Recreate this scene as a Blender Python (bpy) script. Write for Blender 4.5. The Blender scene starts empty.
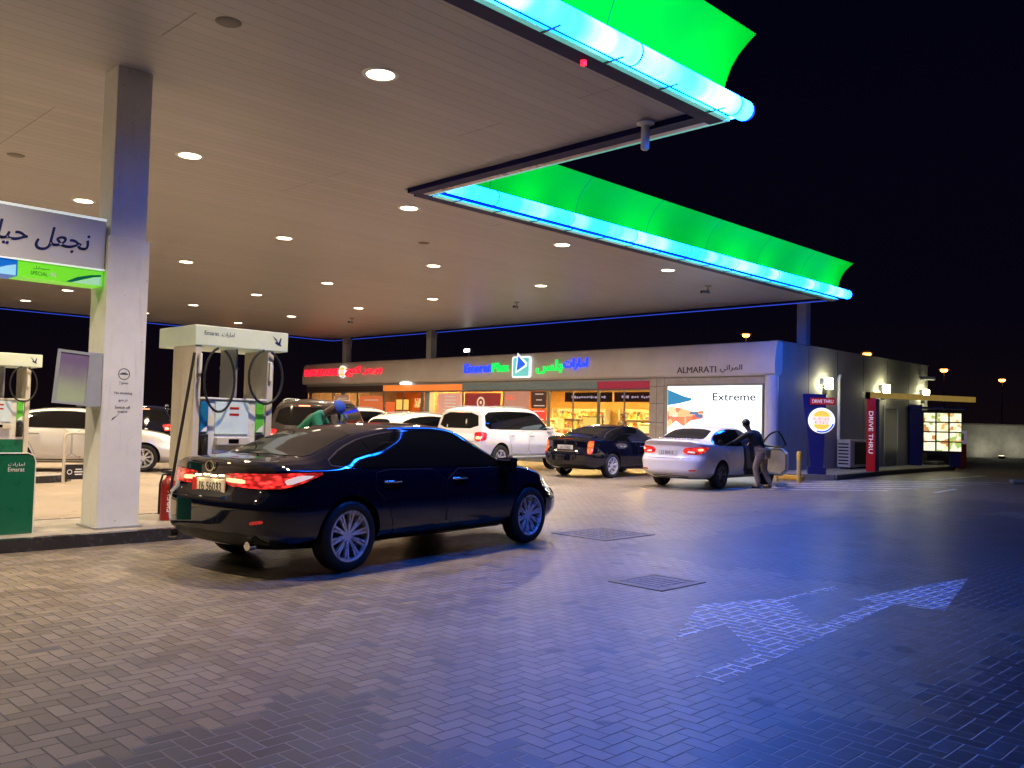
import bpy, bmesh, math, random
from mathutils import Vector, Matrix
from mathutils.bvhtree import BVHTree
random.seed(11)
R = math.radians
SC = bpy.context.scene
COL = SC.collection

# ------------------------------------------------------------------ materials
def lin(c):
    return tuple(((v/255.0)/12.92 if v <= 10 else ((v/255.0+0.055)/1.055)**2.4) for v in c)
MATS = {}
def mat(name, col, rough=0.5, metal=0.0, emit=None, es=0.0, coat=0.0, var=0.06, scale=6.0, spec=0.5, bump=0.0, grime=0.0):
    if name in MATS: return MATS[name]
    m = bpy.data.materials.new(name); m.use_nodes = True
    nt = m.node_tree; b = nt.nodes['Principled BSDF']
    b.inputs['Base Color'].default_value = (*col, 1)
    b.inputs['Roughness'].default_value = rough
    b.inputs['Metallic'].default_value = metal
    b.inputs['Specular IOR Level'].default_value = spec
    if coat: b.inputs['Coat Weight'].default_value = coat; b.inputs['Coat Roughness'].default_value = 0.03
    if emit is not None:
        b.inputs['Emission Color'].default_value = (*emit, 1); b.inputs['Emission Strength'].default_value = es
    if var > 0:
        tc = nt.nodes.new('ShaderNodeTexCoord'); n = nt.nodes.new('ShaderNodeTexNoise')
        n.inputs['Scale'].default_value = scale; n.inputs['Detail'].default_value = 6; n.inputs['Roughness'].default_value = 0.65
        nt.links.new(tc.outputs['Object'], n.inputs['Vector'])
        mr = nt.nodes.new('ShaderNodeMapRange'); mr.inputs['From Min'].default_value = 0.3; mr.inputs['From Max'].default_value = 0.7
        mr.inputs['To Min'].default_value = 1-var*1.6; mr.inputs['To Max'].default_value = 1+var
        nt.links.new(n.outputs['Fac'], mr.inputs['Value'])
        mx = nt.nodes.new('ShaderNodeVectorMath'); mx.operation = 'SCALE'
        mx.inputs[0].default_value = col; nt.links.new(mr.outputs['Result'], mx.inputs['Scale'])
        if grime > 0:
            mp = nt.nodes.new('ShaderNodeMapping'); mp.inputs['Scale'].default_value = (9, 9, .9); n2 = nt.nodes.new('ShaderNodeTexNoise'); n2.inputs['Scale'].default_value = 1.0; n2.inputs['Detail'].default_value = 7; n2.inputs['Roughness'].default_value = .7
            nt.links.new(tc.outputs['Object'], mp.inputs[0]); nt.links.new(mp.outputs[0], n2.inputs['Vector'])
            q = NT(nt); n3 = q.noise(tc.outputs['Object'], 17, 3, .6)
            f = q.add(q.mul(q.sstep(n2.outputs['Fac'], .54, .74), grime), q.mul(q.sstep(n3, .66, .72), grime*1.4))
            nt.links.new(q.cmix(q.mn(f, .8), mx.outputs['Vector'], (.12, .105, .085)), b.inputs['Base Color'])
        else: nt.links.new(mx.outputs['Vector'], b.inputs['Base Color'])
        m2 = nt.nodes.new('ShaderNodeMapRange'); m2.inputs['From Min'].default_value = 0.25; m2.inputs['From Max'].default_value = 0.75
        m2.inputs['To Min'].default_value = max(0.02, rough*(1-var*2.5)); m2.inputs['To Max'].default_value = min(1, rough*(1+var*3))
        nt.links.new(n.outputs['Fac'], m2.inputs['Value']); nt.links.new(m2.outputs['Result'], b.inputs['Roughness'])
        if bump > 0:
            bp = nt.nodes.new('ShaderNodeBump'); bp.inputs['Strength'].default_value = bump; bp.inputs['Distance'].default_value = 0.004
            nt.links.new(n.outputs['Fac'], bp.inputs['Height']); nt.links.new(bp.outputs['Normal'], b.inputs['Normal'])
    MATS[name] = m
    return m

def emat(name, col, s):
    if name in MATS: return MATS[name]
    m = bpy.data.materials.new(name); m.use_nodes = True
    nt = m.node_tree; nt.nodes.clear()
    o = nt.nodes.new('ShaderNodeOutputMaterial'); e = nt.nodes.new('ShaderNodeEmission')
    e.inputs['Color'].default_value = (*col, 1); e.inputs['Strength'].default_value = s
    nt.links.new(e.outputs[0], o.inputs[0]); MATS[name] = m
    return m

class NT:
    """tiny expression builder for math nodes"""
    def __init__(s, nt): s.nt = nt
    def m(s, op, a, b=None, c=None):
        n = s.nt.nodes.new('ShaderNodeMath'); n.operation = op
        for k, v in enumerate((a, b, c)):
            if v is None: continue
            if isinstance(v, (int, float)): n.inputs[k].default_value = v
            else: s.nt.links.new(v, n.inputs[k])
        return n.outputs[0]
    def add(s, a, b): return s.m('ADD', a, b)
    def sub(s, a, b): return s.m('SUBTRACT', a, b)
    def mul(s, a, b): return s.m('MULTIPLY', a, b)
    def lt(s, a, b): return s.m('LESS_THAN', a, b)
    def gt(s, a, b): return s.m('GREATER_THAN', a, b)
    def mn(s, a, b): return s.m('MINIMUM', a, b)
    def mx(s, a, b): return s.m('MAXIMUM', a, b)
    def floor(s, a): return s.m('FLOOR', a)
    def mix(s, f, a, b): return s.add(a, s.mul(f, s.sub(b, a)))
    def sstep(s, v, lo, hi):
        n = s.nt.nodes.new('ShaderNodeMapRange'); n.interpolation_type = 'SMOOTHSTEP'
        n.inputs['From Min'].default_value = lo; n.inputs['From Max'].default_value = hi
        s.nt.links.new(v, n.inputs['Value']); return n.outputs['Result']
    def noise(s, vec, scale, detail=4, rough=0.6):
        n = s.nt.nodes.new('ShaderNodeTexNoise'); n.inputs['Scale'].default_value = scale
        n.inputs['Detail'].default_value = detail; n.inputs['Roughness'].default_value = rough
        s.nt.links.new(vec, n.inputs['Vector']); return n.outputs['Fac']
    def cmix(s, f, a, b):
        n = s.nt.nodes.new('ShaderNodeMix'); n.data_type = 'RGBA'
        if isinstance(f, (int, float)): n.inputs['Factor'].default_value = f
        else: s.nt.links.new(f, n.inputs['Factor'])
        for k, v in (('A', a), ('B', b)):
            sock = [i for i in n.inputs if i.name == k and i.type == 'RGBA'][0]
            if isinstance(v, tuple): sock.default_value = (*v, 1)
            else: s.nt.links.new(v, sock)
        return [o for o in n.outputs if o.type == 'RGBA'][0]

def herringbone(nt, W=0.09):
    q = NT(nt)
    g = nt.nodes.new('ShaderNodeNewGeometry'); sp = nt.nodes.new('ShaderNodeSeparateXYZ')
    nt.links.new(g.outputs['Position'], sp.inputs[0])
    # slight warp so that the courses are not ruler-straight
    wx = q.mul(q.sub(q.noise(g.outputs['Position'], 1.3, 2), 0.5), 0.025)
    x = q.mul(q.add(sp.outputs['X'], wx), 1/W); y = q.mul(q.sub(sp.outputs['Y'], wx), 1/W)
    i = q.floor(x); j = q.floor(y)
    mm = q.m('FLOORED_MODULO', q.sub(i, j), 4.0)
    isH = q.lt(mm, 1.5)
    is1 = q.mul(q.gt(mm, 0.5), q.lt(mm, 1.5))
    is2 = q.mul(q.gt(mm, 1.5), q.lt(mm, 2.5))
    bi = q.sub(i, is1); bj = q.sub(j, is2)
    u = q.sub(x, bi); v = q.sub(y, bj)
    U = q.add(isH, 1.0); V = q.sub(2.0, isH)
    e = q.mn(q.mn(u, q.sub(U, u)), q.mn(v, q.sub(V, v)))
    cxx = q.add(bi, q.mul(U, 0.5)); cyy = q.add(bj, q.mul(V, 0.5))
    cb = nt.nodes.new('ShaderNodeCombineXYZ')
    nt.links.new(cxx, cb.inputs[0]); nt.links.new(cyy, cb.inputs[1])
    wn = nt.nodes.new('ShaderNodeTexWhiteNoise'); wn.noise_dimensions = '3D'
    nt.links.new(cb.outputs[0], wn.inputs['Vector'])
    return q, g.outputs['Position'], e, q.mul(cxx, W), q.mul(cyy, W), wn.outputs['Value'], cb.outputs[0]

def paver_material():
    m = bpy.data.materials.new('paver'); m.use_nodes = True
    nt = m.node_tree; b = nt.nodes['Principled BSDF']
    q, pos, e, bx, by, rnd, cen = herringbone(nt)
    sp2 = nt.nodes.new('ShaderNodeSeparateXYZ'); nt.links.new(pos, sp2.inputs[0])
    n1 = q.noise(pos, 0.35, 3); n2 = q.noise(pos, 40, 5, 0.7); n3 = q.noise(pos, 1.6, 5, 0.65); n4 = q.noise(pos, 9, 4)
    wob = q.mul(q.sub(q.noise(cen, 0.16, 1), 0.5), 1.3)
    bxw = q.add(bx, wob); byw = q.add(by, wob)
    def rect(x0, x1, y0, y1):
        return q.mul(q.mul(q.gt(bxw, x0), q.lt(bxw, x1)), q.mul(q.gt(byw, y0), q.lt(byw, y1)))
    dark = rect(1.2, 2.75, 2.1, 3.95)
    dark = q.mx(dark, rect(8.2, 21, -4, 6.6))
    dark = q.mx(dark, rect(4.2, 9, -4, 1.9))
    dark = q.mx(dark, rect(-4, 4.3, -3, 2.1))
    odd = q.gt(rnd, 0.986)
    dark = q.mx(dark, odd)
    light = q.cmix(rnd, (0.118, 0.097, 0.074), (0.222, 0.183, 0.138))
    drk = q.cmix(rnd, (0.042, 0.040, 0.046), (0.080, 0.075, 0.080))
    c = q.cmix(dark, light, drk)
    jl = q.sstep(e, 0.015, 0.075)
    jcol = q.cmix(dark, (0.035, 0.03, 0.027), (0.21, 0.20, 0.185))
    c = q.cmix(jl, jcol, c)
    # smooth concrete apron between the pump islands
    apron = q.mul(q.gt(sp2.outputs['Y'], 11.6), q.lt(q.add(sp2.outputs['X'], q.mul(q.noise(pos, .3, 1), .0)),  9.0))
    cj = q.m('FRACT', q.mul(sp2.outputs['X'], 0.25)); cjd = q.mn(cj, q.sub(1.0, cj)); cjl = q.sstep(cjd, 0.001, 0.004)
    c = q.cmix(apron, c, q.cmix(cjl, (0.1, 0.085, 0.07), (0.33, 0.27, 0.20)))
    jl = q.mx(jl, apron)
    sc = q.add(0.62, q.mul(n2, 0.36)); sc = q.add(sc, q.mul(n3, 0.42))
    vm = nt.nodes.new('ShaderNodeVectorMath'); vm.operation = 'SCALE'
    nt.links.new(c, vm.inputs[0]); nt.links.new(sc, vm.inputs['Scale'])
    st = q.mul(q.sstep(n1, 0.48, 0.68), q.sstep(n4, 0.3, 0.65))
    c2 = q.cmix(q.mul(st, 0.6), vm.outputs[0], (0.055, 0.05, 0.046))
    drip = q.sstep(q.noise(pos, 2.7, 2, 0.4), 0.70, 0.76)      # oil drips
    c2 = q.cmix(q.mul(drip, 0.75), c2, (0.018, 0.017, 0.017))
    gum = q.sstep(q.noise(pos, 14, 1, 0.3), 0.79, 0.81)
    c2 = q.cmix(q.mul(gum, 0.5), c2, (0.03, 0.03, 0.03))
    # two faint tyre tracks along the drive-through direction
    tw = q.add(sp2.outputs['Y'], q.mul(q.noise(pos, 0.4, 2), 0.6))
    def band(c0, w0): return q.sub(1.0, q.sstep(q.m('ABSOLUTE', q.sub(tw, c0)), w0*.4, w0))
    trk = q.mul(q.mx(q.mx(band(5.5, .16), band(4.0, .16)), q.mx(band(8.0, .16), band(9.4, .14))), q.sstep(n3, .35, .7))
    c2 = q.cmix(q.mul(trk, 0.4), c2, (0.05, 0.046, 0.043))
    nt.links.new(c2, b.inputs['Base Color'])
    rr = q.add(0.22, q.add(q.mul(n3, 0.24), q.mul(n2, 0.12))); rr = q.add(rr, q.mul(rnd, 0.06))
    nt.links.new(rr, b.inputs['Roughness'])
    hgt = q.add(q.mul(jl, 1.0), q.add(q.mul(n2, 0.22), q.mul(rnd, 0.25)))
    bp = nt.nodes.new('ShaderNodeBump'); bp.inputs['Strength'].default_value = 0.6; bp.inputs['Distance'].default_value = 0.005
    nt.links.new(hgt, bp.inputs['Height']); nt.links.new(bp.outputs['Normal'], b.inputs['Normal'])
    return m

def worn_paint_material(name='worn_paint', cover=0.44, base=0.13):
    m = bpy.data.materials.new(name); m.use_nodes = True
    nt = m.node_tree; b = nt.nodes['Principled BSDF']; out = nt.nodes['Material Output']
    q, pos, e, bx, by, rnd, cen = herringbone(nt)
    b.inputs['Base Color'].default_value = (0.8, 0.8, 0.78, 1); b.inputs['Roughness'].default_value = 0.6
    n = q.noise(pos, 7, 5, 0.7); n2 = q.noise(pos, 30, 4)
    edge = q.sub(1.0, q.sstep(e, 0.03, 0.16))
    f = q.add(q.mul(edge, 0.8), q.add(base, q.mul(q.sstep(n, cover-.06, cover+0.18), 0.26)))
    f = q.mul(q.mn(f, 1.0), q.add(0.45, q.mul(n2, 0.8)))
    f = q.mul(q.mul(f, 1.25), q.add(0.55, q.mul(rnd, 0.45))); f = q.mn(f, 0.92)
    tr = nt.nodes.new('ShaderNodeBsdfTransparent'); mx = nt.nodes.new('ShaderNodeMixShader')
    nt.links.new(f, mx.inputs[0]); nt.links.new(tr.outputs[0], mx.inputs[1]); nt.links.new(b.outputs[0], mx.inputs[2])
    nt.links.new(mx.outputs[0], out.inputs[0])
    return m

def soffit_material():
    m = bpy.data.materials.new('soffit_panel'); m.use_nodes = True
    nt = m.node_tree; b = nt.nodes['Principled BSDF']; q = NT(nt)
    g = nt.nodes.new('ShaderNodeNewGeometry'); sp = nt.nodes.new('ShaderNodeSeparateXYZ')
    nt.links.new(g.outputs['Position'], sp.inputs[0])
    fy = q.m('FRACT', q.mul(sp.outputs['Y'], 1/0.2)); d = q.mn(fy, q.sub(1.0, fy))
    groove = q.sstep(d, 0.015, 0.05)
    row = q.floor(q.mul(sp.outputs['Y'], 1/0.2))
    wn = nt.nodes.new('ShaderNodeTexWhiteNoise'); wn.noise_dimensions = '1D'; nt.links.new(row, wn.inputs['W'])
    fx = q.m('FRACT', q.mul(q.add(sp.outputs['X'], 0.4), 1/4.25)); dx = q.mn(fx, q.sub(1.0, fx))
    seam = q.sstep(dx, 0.0008, 0.0025)
    seg = q.gt(q.noise(g.outputs['Position'], 0.22, 2), 0.47)
    seam = q.mx(seam, seg)
    n = q.noise(g.outputs['Position'], 1.2, 5, 0.6)
    k = q.mul(q.mul(q.add(0.68, q.mul(groove, 0.32)), q.add(0.45, q.mul(seam, 0.55))), q.add(0.86, q.add(q.mul(wn.outputs['Value'], 0.1), q.mul(n, 0.12))))
    vm = nt.nodes.new('ShaderNodeVectorMath'); vm.operation = 'SCALE'; vm.inputs[0].default_value = (0.365, 0.352, 0.385)
    nt.links.new(k, vm.inputs['Scale']); nt.links.new(vm.outputs[0], b.inputs['Base Color'])
    nt.links.new(q.add(0.3, q.mul(n, 0.18)), b.inputs['Roughness'])
    bp = nt.nodes.new('ShaderNodeBump'); bp.inputs['Strength'].default_value = 0.35; bp.inputs['Distance'].default_value = 0.006
    nt.links.new(q.mul(groove, seam), bp.inputs['Height']); nt.links.new(bp.outputs['Normal'], b.inputs['Normal'])
    return m

def glass_material(name, tint=(0.9, 0.95, 0.95), refl=0.1):
    m = bpy.data.materials.new(name); m.use_nodes = True
    nt = m.node_tree; nt.nodes.clear()
    o = nt.nodes.new('ShaderNodeOutputMaterial'); t = nt.nodes.new('ShaderNodeBsdfTransparent'); gl = nt.nodes.new('ShaderNodeBsdfGlossy')
    t.inputs[0].default_value = (*tint, 1); gl.inputs['Roughness'].default_value = 0.02
    mx = nt.nodes.new('ShaderNodeMixShader'); mx.inputs[0].default_value = refl*.5
    nt.links.new(t.outputs[0], mx.inputs[1]); nt.links.new(gl.outputs[0], mx.inputs[2]); nt.links.new(mx.outputs[0], o.inputs[0])
    return m

def cell_material(name, cols, scale, es=0.0, rough=0.5, aspect=(1, 1, 1)):
    """packaged goods: random coloured cells"""
    m = bpy.data.materials.new(name); m.use_nodes = True
    nt = m.node_tree; b = nt.nodes['Principled BSDF']
    tc = nt.nodes.new('ShaderNodeTexCoord'); mp = nt.nodes.new('ShaderNodeMapping'); mp.inputs['Scale'].default_value = aspect
    nt.links.new(tc.outputs['Object'], mp.inputs[0])
    vo = nt.nodes.new('ShaderNodeTexVoronoi'); vo.inputs['Scale'].default_value = scale; vo.distance = 'CHEBYCHEV'
    nt.links.new(mp.outputs[0], vo.inputs['Vector'])
    sp = nt.nodes.new('ShaderNodeSeparateXYZ'); nt.links.new(vo.outputs['Color'], sp.inputs[0])
    cr = nt.nodes.new('ShaderNodeValToRGB'); cr.color_ramp.interpolation = 'CONSTANT'
    el = cr.color_ramp.elements
    while len(el) < len(cols): el.new(0.5)
    for k, c in enumerate(cols): el[k].position = k/len(cols); el[k].color = (*c, 1)
    nt.links.new(sp.outputs[0], cr.inputs[0]); nt.links.new(cr.outputs[0], b.inputs['Base Color'])
    b.inputs['Roughness'].default_value = rough
    if es: nt.links.new(cr.outputs[0], b.inputs['Emission Color']); b.inputs['Emission Strength'].default_value = es
    return m

# ------------------------------------------------------------------ mesh builder
class MB:
    def __init__(s): s.bm = bmesh.new()
    def box(s, x0, x1, y0, y1, z0, z1, bev=0.0, seg=2):
        r = bmesh.ops.create_cube(s.bm, size=1.0)
        vs = r['verts']
        for v in vs:
            v.co = Vector((x0+(v.co.x+.5)*(x1-x0), y0+(v.co.y+.5)*(y1-y0), z0+(v.co.z+.5)*(z1-z0)))
        if bev > 0:
            es = list({e for v in vs for e in v.link_edges})
            bmesh.ops.bevel(s.bm, geom=es, offset=bev, segments=seg, profile=0.5, affect='EDGES')
        return s
    def tube(s, pts, rad, n=10, cap=True, closed=False):
        pts = [Vector(p) for p in pts]; rings = []
        N = len(pts)
        up = Vector((0, 0, 1)); prev = None
        for k, p in enumerate(pts):
            if closed: t = (pts[(k+1) % N]-pts[k-1]).normalized()
            elif k == 0: t = (pts[1]-p).normalized()
            elif k == N-1: t = (p-pts[k-1]).normalized()
            else: t = ((pts[k+1]-p).normalized()+(p-pts[k-1]).normalized()).normalized()
            if prev is None:
                a = t.cross(up)
                if a.length < 1e-3: a = t.cross(Vector((1, 0, 0)))
                a.normalize()
            else:
                a = prev-t*prev.dot(t); a.normalize()
            prev = a; b = t.cross(a)
            rr = rad[k] if isinstance(rad, (list, tuple)) else rad
            rings.append([s.bm.verts.new(p+(a*math.cos(2*math.pi*i/n)+b*math.sin(2*math.pi*i/n))*rr) for i in range(n)])
        for k in range(N if closed else N-1):
            A, B = rings[k], rings[(k+1) % N]
            for i in range(n):
                s.bm.faces.new((A[i], A[(i+1) % n], B[(i+1) % n], B[i]))
        if cap and not closed:
            s.bm.faces.new(rings[0]); s.bm.faces.new(list(reversed(rings[-1])))
        return s
    def cyl(s, p0, p1, r0, r1=None, n=20):
        return s.tube([p0, p1], [r0, r0 if r1 is None else r1], n)
    def prism(s, poly, z0, z1, M=None):
        a = [Vector((p[0], p[1], z0)) for p in poly]; b = [Vector((p[0], p[1], z1)) for p in poly]
        if M is not None: a = [M @ v for v in a]; b = [M @ v for v in b]
        A = [s.bm.verts.new(v) for v in a]; B = [s.bm.verts.new(v) for v in b]
        s.bm.faces.new(list(reversed(A))); s.bm.faces.new(B)
        n = len(A)
        for i in range(n): s.bm.faces.new((A[i], A[(i+1) % n], B[(i+1) % n], B[i]))
        return s
    def lathe(s, prof, n=32, M=None, closed=False):
        """profile of (r, h) turned round local z"""
        rings = []
        for r, h in prof:
            ring = []
            for i in range(n):
                v = Vector((r*math.cos(2*math.pi*i/n), r*math.sin(2*math.pi*i/n), h))
                ring.append(s.bm.verts.new(M @ v if M is not None else v))
            rings.append(ring)
        N = len(rings)
        for k in range(N if closed else N-1):
            A, B = rings[k], rings[(k+1) % N]
            for i in range(n): s.bm.faces.new((A[i], A[(i+1) % n], B[(i+1) % n], B[i]))
        if not closed:
            for ring, rev in ((rings[0], True), (rings[-1], False)):
                if prof[0 if rev else -1][0] > 1e-4:
                    s.bm.faces.new(list(reversed(ring)) if rev else ring)
        return s
    def quad(s, *pts):
        s.bm.faces.new([s.bm.verts.new(Vector(p)) for p in pts]); return s
    def sphere(s, c, r, sub=2, sc=(1, 1, 1)):
        ret = bmesh.ops.create_icosphere(s.bm, subdivisions=sub, radius=r)
        for v in ret['verts']: v.co = Vector((v.co.x*sc[0]+c[0], v.co.y*sc[1]+c[1], v.co.z*sc[2]+c[2]))
        return s
    def build(s, name, m, parent=None, smooth=None, fix=True):
        if fix: bmesh.ops.recalc_face_normals(s.bm, faces=s.bm.faces)
        me = bpy.data.meshes.new(name); s.bm.to_mesh(me); s.bm.free()
        ms = m if isinstance(m, (list, tuple)) else [m]
        for k in ms: me.materials.append(k)
        if smooth:
            me.shade_smooth(); me.set_sharp_from_angle(angle=R(smooth))
        o = bpy.data.objects.new(name, me); COL.objects.link(o)
        if parent is not None: o.parent = parent
        return o

def tag(o, label=None, cat=None, group=None, kind=None):
    if label: o['label'] = label
    if cat: o['category'] = cat
    if group: o['group'] = group
    if kind: o['kind'] = kind
    return o
def empty(name, loc, rz, label, cat, group=None):
    o = bpy.data.objects.new(name, None); COL.objects.link(o); o.empty_display_size = 0.2
    o.location = loc; o.rotation_euler = (0, 0, rz)
    return tag(o, label, cat, group)
def copy_tree(o, parent=None):
    c = o.copy(); COL.objects.link(c)
    if parent is not None: c.parent = parent
    for ch in list(o.children): copy_tree(ch, c)
    return c

# ------------------------------------------------------------------ lettering
FORMS = {  # isolated, final, initial, medial
 'ا': 'ﺍﺎ', 'ب': 'ﺏﺐﺑﺒ', 'ت': 'ﺕﺖﺗﺘ', 'ج': 'ﺝﺞﺟﺠ', 'ح': 'ﺡﺢﺣﺤ', 'خ': 'ﺥﺦﺧﺨ', 'د': 'ﺩﺪ', 'ر': 'ﺭﺮ', 'س': 'ﺱﺲﺳﺴ', 'ش': 'ﺵﺶﺷﺸ', 'ع': 'ﻉﻊﻋﻌ',
 'ف': 'ﻑﻒﻓﻔ', 'ك': 'ﻙﻚﻛﻜ', 'ل': 'ﻝﻞﻟﻠ', 'م': 'ﻡﻢﻣﻤ', 'ن': 'ﻥﻦﻧﻨ', 'و': 'ﻭﻮ', 'ي': 'ﻱﻲﻳﻴ', 'پ': 'ﭖﭗﭘﭙ', 'ق': 'ﻕﻖﻗﻘ', 'غ': 'ﻍﻎﻏﻐ'}
def arabic(t):
    out = []
    for w in t.split(' '):
        r = []
        for k, c in enumerate(w):
            f = FORMS[c]
            pj = k > 0 and len(FORMS[w[k-1]]) == 4
            nj = k < len(w)-1 and len(f) == 4
            idx = (3 if nj else 1) if pj else (2 if nj else 0)
            r.append(f[idx])
        out.append(''.join(reversed(r)))
    return ' '.join(reversed(out))
def text_mesh(s, depth=0.0, bold=0.0):
    cu = bpy.data.curves.new('t', 'FONT'); cu.body = s; cu.extrude = depth; cu.offset = bold; cu.resolution_u = 4
    o = bpy.data.objects.new('t', cu); COL.objects.link(o); bpy.context.view_layer.update()
    me = bpy.data.meshes.new_from_object(o.evaluated_get(bpy.context.evaluated_depsgraph_get()))
    bpy.data.objects.remove(o); bpy.data.curves.remove(cu)
    return me
def letters(s, origin, ux, uy, width=None, height=None, depth=0.004, m=None, name='lettering', parent=None, bold=0.0, center=True):
    """flat letters: text x along ux, up along uy, centred on origin"""
    me = text_mesh(s, 0.5, bold)
    xs = [v.co.x for v in me.vertices]; ys = [v.co.y for v in me.vertices]
    w = max(xs)-min(xs); h = max(ys)-min(ys); cx = (max(xs)+min(xs))/2; cy = (max(ys)+min(ys))/2
    sx = width/w if width else height/h; sy = height/h if height else width/w
    ux = Vector(ux).normalized(); uy = Vector(uy).normalized(); n = ux.cross(uy)
    o3 = Vector(origin)
    for v in me.vertices:
        v.co = o3+ux*((v.co.x-cx)*sx)+uy*((v.co.y-cy)*sy)+n*((v.co.z+0.5)*depth)
    me.materials.clear(); me.materials.append(m)
    o = bpy.data.objects.new(name, me); me.name = name; COL.objects.link(o)
    if parent is not None: o.parent = parent
    return o

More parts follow.
